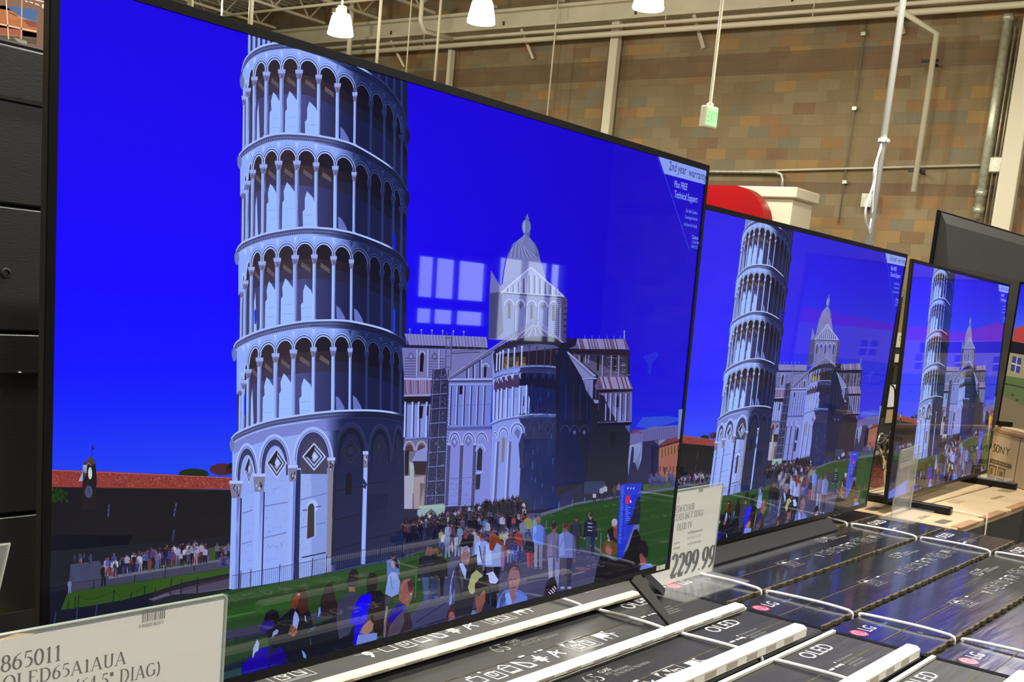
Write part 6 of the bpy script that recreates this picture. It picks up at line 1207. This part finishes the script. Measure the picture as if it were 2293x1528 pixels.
def make_carton(wd, m, name='tv_carton', ln=1.61, edge=False, teeth=True, x_strap=(.18, 1.305)):
    """root at the floor under the back left corner; top is at CH, body runs from y=0 to y=-wd"""
    t = empty(name)
    g = .015
    b = MB(); b.box((0, -wd + g, 0), (ln, 0, CH), b=.004); b.build('body', M[m], t)
    if (m, 'p') not in make_carton.cache:
        make_carton.cache[(m, 'p')] = [pA.build('printing', M['ink'], t, loc=(0, 0, CH + .0003)), pB.build('pictograms', M['ink' if m == 'carton' else 'ink_dim'], t, loc=(0, 0, CH + .0003))]
    else:
        for q in make_carton.cache[(m, 'p')]: c_ = q.copy(); sc.collection.objects.link(c_); c_.parent = t
    # centre seam, with white slivers painted as light glints on its film
    b = MB(); x = 0.01; rr_ = random.Random(3)
    b.box((.004, -wd / 2 - .0012, CH), (ln - .004, -wd / 2 + .0012, CH + .0006)); b.build('seam', M['tab'], t)
    b = MB()
    for i in range(9):
        x = rr_.choice([.5, .9, 1.15, 1.3]) + rr_.uniform(0, .12); b.box((x, -wd / 2 - .003, CH + .0006), (x + rr_.uniform(.008, .02), -wd / 2 + .002, CH + .0012))
    b.build('seam_glints', M['strap'], t)
    if teeth:
        b = MB(); x = .02; out = [(.01, -wd + g - .0006)]
        while x < ln - .05:
            l = rr_.uniform(.016, .04); o_ = rr_.uniform(.002, .005); out += [(x, -wd + g - .0006), (x, -wd + g - o_), (x + l, -wd + g - o_), (x + l, -wd + g - .0006)]; x += l + rr_.uniform(.014, .03)
        out += [(ln - .01, -wd + g - .0006), (ln - .01, -wd + g + .003), (.01, -wd + g + .003)]
        b.prism(out, 'z', CH - .008, CH + .0008); b.build('torn_edge', M['tab'], t)
        b = MB(); b.box((0, -wd + .0005, CH - .03), (ln, -wd + g - .0005, CH - .012)); b.build('gap_shade', M['gap'], t)  # dark strip set in the gap, painting the shade between cartons
    for xs in x_strap:
        b = MB(); pts = [(xs, -.004, CH - .01), (xs, -.004, CH - .002), (xs, -.006, CH + .0045), (xs, -wd * .3, CH + .007), (xs, -wd * .62, CH + .008), (xs, -wd * .85, CH + .006), (xs, -wd + g + .004, CH + .004), (xs, -wd + g - .003, CH - .004), (xs + .001, -wd + g - .003, CH - .05)]
        b.tube(spline3(pts), .0036, 6); b.build('strap', M['strap'], t, True)
    if edge:
        f = MB(); f.box((0, -.010, CH), (ln, -.001, CH + .007), b=.001); f.build('edge_strip', M['foam'], t)
    return t
make_carton.cache = {}
def spline3(P, n=5):
    P = [Vector(p) for p in P]; out = []
    for i in range(len(P) - 1):
        p0 = P[max(i - 1, 0)]; p1 = P[i]; p2 = P[i + 1]; p3 = P[min(i + 2, len(P) - 1)]
        for k in range(n): u = k / n; out.append(.5 * ((2 * p1) + (p2 - p0) * u + (2 * p0 - 5 * p1 + 4 * p2 - p3) * u * u + (3 * p1 - p0 - 3 * p2 + p3) * u ** 3))
    return out + [P[-1]]
ZB = TOP - CH
def put(t, x, y, label, grp='tv cartons standing on edge'):
    t.location = (x, y, ZB); t.rotation_euler = (0, 0, 0); tag(t, label, 'carton', grp); return t
# nearer row (left), with foam strips lying along the edges
for (yb, wd, edge, lab) in (
    (.300, .2, 0, 'black tv carton under the biggest television, behind the cream foam bar'),
    (.097, .198, 1, 'black tv carton just in front of the biggest television, stand leg tip above it'),
    (-.104, .200, 1, 'black tv carton behind the thick white slotted foam bar'),
    (-.306, .202, 1, 'black tv carton in front of the thick slotted foam bar'),
    (-.510, .202, 1, 'black tv carton at the bottom edge behind the rightmost foam bar end'),
    (.500, .198, 0, 'black tv carton behind the biggest television under the ribbed back')):
    put(make_carton(wd, 'carton', edge=edge, teeth=not edge, x_strap=(1.305,) if edge else (.18, 1.305)), 0, yb, lab)
def foam_bar(x0, x1, y0, y1, h, m, label):
    t = empty('foam_bar', (x0, y1, TOP + .0072), 0, label, 'foam bar'); ln = x1 - x0; wd = y1 - y0
    b = MB(); b.box((0, -wd, 0), (ln, 0, h), b=min(.005, h * .3)); b.build('bar', M[m], t)
    x = ln - .07
    while x > .02:
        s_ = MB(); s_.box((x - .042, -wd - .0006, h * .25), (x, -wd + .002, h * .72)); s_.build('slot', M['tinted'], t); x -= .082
foam_bar(.05, 1.475, .072, .098, .010, 'foam2', 'long cream foam bar nearest the biggest television')
foam_bar(.25, 1.585, -.122, -.094, .012, 'foam', 'white foam bar ending under the leg tip of the biggest television')
foam_bar(.45, 1.495, -.299, -.268, .026, 'foam', 'thick white foam bar with a rounded end, middle of the black cartons')
foam_bar(.75, 1.555, -.505, -.474, .026, 'foam', 'thick white foam bar at the bottom edge right of the middle one')
foam_bar(1.1, 1.57, -.706, -.676, .026, 'foam', 'foam bar whose end just shows at the bottom right corner')
# farther row, tops tinted with the screens' blue reflection
first = None
for i, (yb, lab) in enumerate(((.150, 'glossy dark tv carton directly in front of the second television'), (-.070, 'glossy dark tv carton second from the second television, white strap across'), (-.292, 'glossy dark tv carton third from the second television, middle round logo'), (-.514, 'glossy dark tv carton fourth from the second television at the right edge'), (.372, 'glossy dark tv carton underneath the second television'), (.594, 'glossy dark tv carton behind the second television'), (-.736, 'glossy dark tv carton outermost at the lower right'))):
    if first is None: first = make_carton(.220, 'carton2'); o = first
    else: o = copy_tree(first)
    put(o, 1.625, yb, lab)
t = make_carton(.200, 'carton', x_strap=(1.4,)); put(t, -1.63, -.104, 'black tv carton left of the price sign, outside the view'); t = make_carton(.200, 'carton', x_strap=(1.4,)); put(t, -1.63, .700, 'black tv carton under the ribbed back, outside the view')
# kraft cartons under the third television
def kraft(x, y, ln, wd, label, marks=True, front=True):
    t = empty('tv_carton', (x, y, ZB), 0, label, 'carton', 'kraft cartons under the third television')
    b = MB(); b.box((0, -wd + .006, 0), (ln, 0, CH), b=.004); b.build('body', M['kraft'], t)
    if front:
        b = MB(); b.box((.002, -wd + .003, .02), (ln - .002, -wd + .0055, CH - .022)); b.build('dark_face', M['darkbox'], t)
        b = MB(); xx = .02; rr_ = random.Random(5)
        while xx < ln - .2: l = rr_.uniform(.1, .3); b.box((xx, -wd - .002, CH - .006), (xx + l, -wd + .03, CH + .002)); xx += l + rr_.uniform(.04, .12)
        b.build('edge_flap', M['kraft_dark'], t)
        b = MB(); b.tube(spline3([(.36, .0, CH + .002), (.355, -wd * .5, CH + .006), (.345, -wd + .02, CH + .005), (.34, -wd - .002, CH - .01), (.34, -wd - .003, CH - .3)]), .003, 6); b.build('strap', M['white_paint'], t, True)
    if marks:
        p = Paint(eps=6e-5); p.L = 4
        p.raw([(.045, -wd + .06), (.15, -wd + .06), (.15, -wd + .095), (.045, -wd + .095)], [(104, 92, 76)] * 4)
        p.text('SONY', .06, -wd + .14, .022, (96, 82, 60), 1.4)
        for q in ((.60, -.06, .1, .04), (.9, -.12, .16, .02), (1.2, -.1, .14, .05)):
            p.raw([(q[0], q[1]), (q[0] + q[2], q[1]), (q[0] + q[2], q[1] + q[3]), (q[0], q[1] + q[3])], [(150, 128, 96)] * 4)
        p.layer(); p.raw([(.605, -.057), (.695, -.057), (.695, -.024), (.605, -.024)], [(180, 156, 118)] * 4)
        p.build('printing', M['ink'], t, loc=(0, 0, CH + .0003))
    return t
kraft(3.25, .142, 1.72, .235, 'kraft tv carton in front of the third television with a dark printed front face')
kraft(3.25, .382, 1.72, .235, 'kraft tv carton beneath the third television', front=False)
kraft(3.25, .622, 1.72, .235, 'kraft tv carton behind the third television', marks=False, front=False)
kraft(4.99, .80, 1.7, .30, 'kraft tv carton under the big grey television back', marks=False, front=False)

# ================================================================ price signs
def sign_frame(name, x0, x1, y, z0, z1, label, base_d=.09, paper=True):
    t = empty(name, (x0, y, z0), 0, label, 'price sign'); w_, h_ = x1 - x0, z1 - z0
    if paper:
        b = MB(); b.box((.004, .0008, .004), (w_ - .004, .0014, h_ - .006)); b.build('paper', M['paper'], t)
    b = MB(); b.box((0, -.0012, 0), (w_, 0, h_)); b.box((0, .0022, 0), (w_, .0034, h_)); b.build('clear_sleeve', M['acrylic'], t)
    b = MB(); b.tube([(w_, .0012, .0), (w_, .0012, h_ - .006), (w_ - .006, .0012, h_), (0, .0012, h_)], .0016, 6); b.build('sleeve_edge', M['acrylic_edge'], t)
    b = MB(); b.box((0, -.0012, 0), (w_, base_d, .003)); b.build('base_plate', M['acrylic'], t)
    return t
Y1 = -.06; tr = at_y(497, 1327, Y1); BK = (44, 40, 40)
s1 = sign_frame('price_sign', -.30, tr.x, Y1, TOP + .001, tr.z, 'nearest white price sign with the number 865011 before the biggest screen', base_d=.05)
s1.rotation_euler = (0, 0, R(-1.2))
p = Paint(eps=2e-5); p.L = 2
def rel(px, py, Yp=Y1, x0=-.30, z0=TOP + .001): q = at_y(px, py, Yp); return q.x - x0, q.z - z0
def right_serif(pp, txt, qb, qt, R_, sx=1.0, **k):
    xb, yb = R_(*qb); _, yt = R_(*qt); h = yt - yb; _, wd = serif(txt); pp.serif(txt, xb - wd * h * sx, yb, h, BK, sx, **k)
right_serif(p, '1865011', (133, 1476), (130, 1441), rel, 1.22)
right_serif(p, 'OLED65A1AUA', (275, 1483), (267, 1456), rel, 1.28)
right_serif(p, 'CLASS (64.5" DIAG)', (350, 1506), (345, 1478), rel, 1.14)
xb, yb = rel(309, 1403); xe, ye = rel(361, 1376); rr_ = random.Random(2); x = xb
while x < xe: wv = rr_.choice([.0008, .0008, .0016]); p.raw([(x, yb + .006), (x + wv, yb + .006), (x + wv, yb + .022), (x, yb + .022)], [(70, 66, 64)] * 4); x += wv + rr_.choice([.0007, .0012, .0016])
p.text('0 900000 865011', xb - .004, yb, .0045, (90, 86, 84), .75)
p.build('printing', M['ink'], s1, up='y', loc=(0, .0006, 0))

Y2 = .10; X20, X21 = 1.537, at_y(1606, 1200, Y2).x; z2 = at_y(1612, 1083, Y2).z
s2 = sign_frame('price_sign', X20, X21, Y2, TOP + .001, z2, 'white price sign reading 2299.99 between the first and second televisions', base_d=-.10)
p = Paint(eps=2e-5); p.L = 2
rel2 = lambda px, py: rel(px, py, Y2, X20)
right_serif(p, '1', (1521, 1127), (1521, 1113), rel2, .9)
right_serif(p, 'OLED65C1AUB', (1555, 1141), (1555, 1127), rel2, 1.0)
right_serif(p, 'CLASS (64.5" DIAG)', (1574, 1155), (1574, 1141), rel2, .95)
right_serif(p, 'OLED TV', (1550, 1182), (1550, 1168), rel2, 1.05)
for i, tt in enumerate(('HDMI, Magic Remote included', '57" W x 32.7" H x 1.8" D', '57.0" W x 34.0" H w/stand')):
    xx, yy = rel2(1544, 1196 + i * 12.5); p.ell(xx - .006, yy + .0028, .002, .002, BK, 8); p.text(tt, xx, yy, .0062, (90, 86, 84), .62)
for i, tt in enumerate(('Cinema HDR &', 'WiFi Compatible', 'Required')):
    xx, yy = rel2(1508, 1221 + i * 11); p.text(tt, xx, yy, .0055, (120, 116, 110), .6)
right_serif(p, '2299.99', (1599, 1268), (1597, 1222), rel2, 1.12, thick=.24, thin=.07)
xx, yy = rel2(1565, 1103); x = xx
while x < xx + .02: p.raw([(x, yy), (x + .0012, yy), (x + .0012, yy + .008), (x, yy + .008)], [(120, 116, 110)] * 4); x += .0022
p.build('printing', M['ink'], s2, up='y', loc=(0, .0006, 0))

# clear empty holder between second and third television
P = at_z(1998, 1163, TOP); Q = at_z(2040, 1141, TOP); ht = at_y(2022, 1012, P.y).z - TOP; an = math.atan2(Q.y - P.y, Q.x - P.x); L_ = (Q - P).length
t = empty('sign_holder', (P.x, P.y, TOP + .004), an, 'empty clear acrylic sign holder standing in front of the third television', 'sign holder')
b = MB(); b.box((0, 0, 0), (L_, .002, ht)); b.box((0, .006, 0), (L_, .008, ht)); b.build('clear_sleeve', M['acrylic'], t)
b = MB(); b.tube([(0, .004, 0), (0, .004, ht), (L_, .004, ht), (L_, .004, 0)], .0016, 6); b.build('sleeve_edge', M['acrylic_edge'], t)
b = MB(); b.box((-.06, -.08, 0), (L_ + .06, .03, .003)); b.build('base_plate', M['acrylic'], t)
b = MB(); b.box((.01, .0024, ht * .72), (L_ - .01, .003, ht * .8)); b.build('tape_strip', M['acrylic_edge'], t)
# corner of a clear holder at the left edge
P0 = at_y(24, 1223, -.2); P1 = at_y(1, 1322, -.2)
t = empty('sign_holder', (P0.x - .3, -.2, TOP + .001), 0, 'clear plastic holder corner peeking in at the left edge', 'sign holder')
zr = P0.z - TOP; dx = (P0.x - P1.x) / max(P0.z - P1.z, .01)
b = MB(); out = [(0, 0), (.3 - dx * zr, 0), (.3, zr), (.02, zr)]; b.prism(out, 'y', 0, .002); b.prism(out, 'y', .006, .008); b.build('clear_sleeve', M['acrylic'], t)
b = MB(); b.tube([(.3 - dx * zr, .004, 0), (.3, .004, zr), (0.02, .004, zr)], .0022, 6); b.build('sleeve_edge', M['acrylic_edge'], t, True)

# ================================================================ things behind the row
# printed carton above the ribbed back, upper left
YA = .92; zb = at_y(50, 84, YA).z - .12
t = empty('picture_carton', (-.6, YA, zb), 0, 'brown glossy carton printed with a desert landscape, upper left corner', 'carton')
b = MB(); b.box((0, 0, 0), (1.17, .2, .62), b=.003); b.build('body', mat('brown_print_board', (140, 108, 92), .25, coat=.5, noise=(3, .1)), t)
p = Paint(eps=3e-5, to=lambda px, py: ((lambda q: (q.x + .6, q.z - zb))(at_y(px, py, YA)))); p.L = 3
p.pg([(-400, -40), (83, 22), (82, 92), (-400, 30)], (190, 140, 110)); p.layer()
p.pg([(-400, -40), (83, 22), (82, 49), (60, 43), (45, 36), (26, 24), (-60, 10), (-400, -20)], (78, 112, 172)); p.pg([(-60, 14), (10, 12), (26, 24), (45, 36), (60, 43), (82, 49), (82, 70), (-60, 55)], (196, 118, 76)); p.pg([(-60, 50), (0, 56), (82, 70), (82, 84), (-60, 70)], (176, 96, 78)); p.pg([(50, 68), (82, 74), (82, 86), (50, 82)], (120, 92, 112)); p.layer()
p.pg([(50, 44), (60, 44), (82, 50), (82, 62), (64, 58)], (150, 80, 60)); p.pg([(20, 26), (34, 32), (44, 42), (30, 46), (20, 40)], (206, 130, 84)); p.line([(16, 26), (46, 40), (82, 50)], 1.4, (170, 190, 220)); p.line([(-60, 78), (82, 92)], 12, (96, 84, 66))
p.layer(); p.line([(12, -30), (19, 88)], 2.6, (246, 220, 190)); p.line([(50, -30), (47, 90)], 2.4, (240, 190, 160)); p.line([(-20, 50), (82, 71)], 3.6, (240, 214, 180))  # pale lines are lamp reflections on the glossy wrap, painted in
for a, c in (((56, 2), (62, 4)), ((66, 4), (74, 7)), ((78, 8), (88, 12)), ((74, -2), (100, 5))): p.line([a, c], 3, (246, 226, 200))
p.ell(97, 14, 4, 5, (240, 226, 205), 10); p.text
p.pg([(30, 84), (60, 92), (60, 100), (40, 94)], (170, 168, 140))
p.build('printing', M['ink'], t, up='y')
t = empty('tv_carton', (-.6, YA, FLOOR), 0, 'plain carton stack carrying the desert landscape carton', 'carton'); b = MB(); b.box((0, 0, 0), (1.17, .2, zb - FLOOR - .001), b=.003); b.build('body', M['darkbox'], t)
# crumpled kraft piece by the price sign
c0 = at_y(-20, 1448, .53); c1 = at_y(83, 1422, .53); b = MB(); n = 12; rr_ = random.Random(9); vs = []
for i in range(n + 1):
    x = c0.x - .15 + (c1.x - c0.x + .15) * i / n
    for yy, zz in ((.50, TOP + .001), (.50, TOP + .014 + rr_.uniform(-.004, .006)), (.53, TOP + .022 + rr_.uniform(-.004, .004)), (.56, TOP + .012 + rr_.uniform(-.003, .003)), (.56, TOP + .001)): vs.append((x, yy, zz))
fs = [(i * 5 + k, (i + 1) * 5 + k, (i + 1) * 5 + (k + 1) % 5, i * 5 + (k + 1) % 5) for i in range(n) for k in range(5)] + [(4, 3, 2, 1, 0), tuple(n * 5 + k for k in range(5))]
b.add(vs, fs); tag(b.build('packing_board', mat('crumpled_board', (214, 178, 112), .4, coat=.5, noise=(60, .3))), 'crumpled kraft packing strip under the ribbed television back', 'packing strip')
# printed carton with the red coil in the gap
YG = .36; A = at_y(1940, 1010, YG); Bq = at_y(1990, 1108, YG)
t = empty('food_print_carton', (A.x - .3, .40, TOP + .001), 0, 'carton printed with a round red swirl in the gap right of the second television', 'carton')
zh = at_y(1965, 1020, .40).z - TOP
b = MB(); b.box((0, 0, 0), (.95, .06, zh), b=.002); b.build('body', mat('dark_red_print', (52, 34, 30), .4, noise=(20, .5)), t)
p = Paint(eps=3e-5, to=lambda px, py: ((lambda q: (q.x - A.x + .3, q.z - TOP))(at_y(px, py, .40)))); p.L = 3
p.pg([(1930, 1060), (1990, 1052), (1990, 1128), (1930, 1140)], (170, 150, 118)); p.layer(); p.ell(1958, 1072, 28, 27, (200, 178, 140), 28); p.layer(); p.ell(1958, 1069, 26, 24, (96, 26, 28), 28); p.layer()
for rr2 in (21, 15, 9, 4): p.line([(1958 + rr2 * 1.05 * math.cos(R(a)), 1069 + rr2 * .9 * math.sin(R(a))) for a in range(0, 361, 20)], 3.4, (176, 46, 48))
for a in range(0, 360, 50): p.line([(1958 + 7 * math.cos(R(a)), 1069 + 6 * math.sin(R(a))), (1958 + 22 * math.cos(R(a + 22)), 1069 + 19 * math.sin(R(a + 22)))], 1.6, (206, 120, 100))
for i in range(20): x, y = rnd.uniform(1940, 1986), rnd.uniform(1015, 1046); p.ell(x, y, 3, 2, rnd.choice([(110, 40, 40), (40, 36, 30), (96, 80, 60)]), 7)
p.build('printing', M['ink'], t, up='y')
# silver foil strip
b = MB(); P = [at_y(*q, .34) for q in ((1966, 992), (1969, 978), (1978, 976), (1985, 984), (1984, 1004), (1978, 1020), (1974, 1012), (1970, 996), (1976, 1014), (1981, 1034), (1983, 1052))]
b.tube(spline3(P, 4), [.008 + .004 * math.sin(i * 1.3) for i in range(41)], 6); b.tube(spline3([at_y(*q, .345) for q in ((1964, 996), (1972, 1000), (1977, 1030), (1980, 1060), (1983, 1100), (1984, 1140))], 4), .005, 6)
tag(b.build('foil_strip', M['silver'], smooth=True), 'twisted silver foil strip hanging in the gap beside the third television', 'foil')
b = MB(); b.tube(spline3([at_y(*q, .33) for q in ((1984, 848), (1996, 862), (2004, 880), (1998, 955), (1982, 985), (1966, 996))], 5), .0028, 6); tag(b.build('thin_cable', M['cable'], smooth=True), 'thin black cable looping through the gap beside the third television', 'cable')
# shelf rack with cards far behind the gap
YS = 3.2; A = at_y(2022, 740, YS)
t = empty('display_rack', (A.x - .7, YS, FLOOR), 0, 'dark display rack with white cards seen through the narrow gap', 'rack')
def rk(px, py): q = at_y(px, py, YS); return (q.x - A.x + .7, q.z - FLOOR)
zt = rk(2012, 778)[1]
b = MB(); b.box((.1, .02, 0), (1.6, .4, zt), b=.004); b.build('body', M['darkbox'], t)
def card(q, m, nm, txt=None, col=None, off_=0.0):
    xs = [rk(*a)[0] for a in q]; zs = [rk(*a)[1] for a in q]; b = MB(); b.box((min(xs) - .06, .005 - off_, min(zs)), (max(xs) + .06, .018 - off_, max(zs))); o = b.build(nm, m, t)
    if txt:
        p = Paint(eps=1e-4); p.L = 2; p.text(txt, (min(xs) + max(xs)) / 2 - .03, min(zs) + (max(zs) - min(zs)) * .45, (max(zs) - min(zs)) * .36, col, .8); p.build('lettering', M['ink'], o, up='y', loc=(0, .004 - off_, 0))
card(((2009, 778), (2023, 746)), M['white_paint'], 'card', 'CT', (150, 40, 40)); card(((2010, 812), (2016, 794)), M['white_paint'], 'small_card'); card(((2003, 858), (2012, 820)), M['edge'], 'grey_panel'); card(((1994, 912), (2008, 862)), M['strap'], 'card'); card(((1989, 948), (2000, 918)), M['kraft'], 'kraft_card')
# yellow tape and white pad at the right
b = MB(); a = at_y(2217, 932, .22); c = at_y(2205, 1006, .22); b.bar(a, c, .012, .003); y_ = tag(b.build('yellow_band', M['yellow']), 'bright yellow plastic band beside the right edge of the third television', 'band')
b = MB(); b.bar(c, (c.x - .01, c.y, TOP + .02), .004, .003); b.build('band_tail', M['acrylic_edge'], y_)
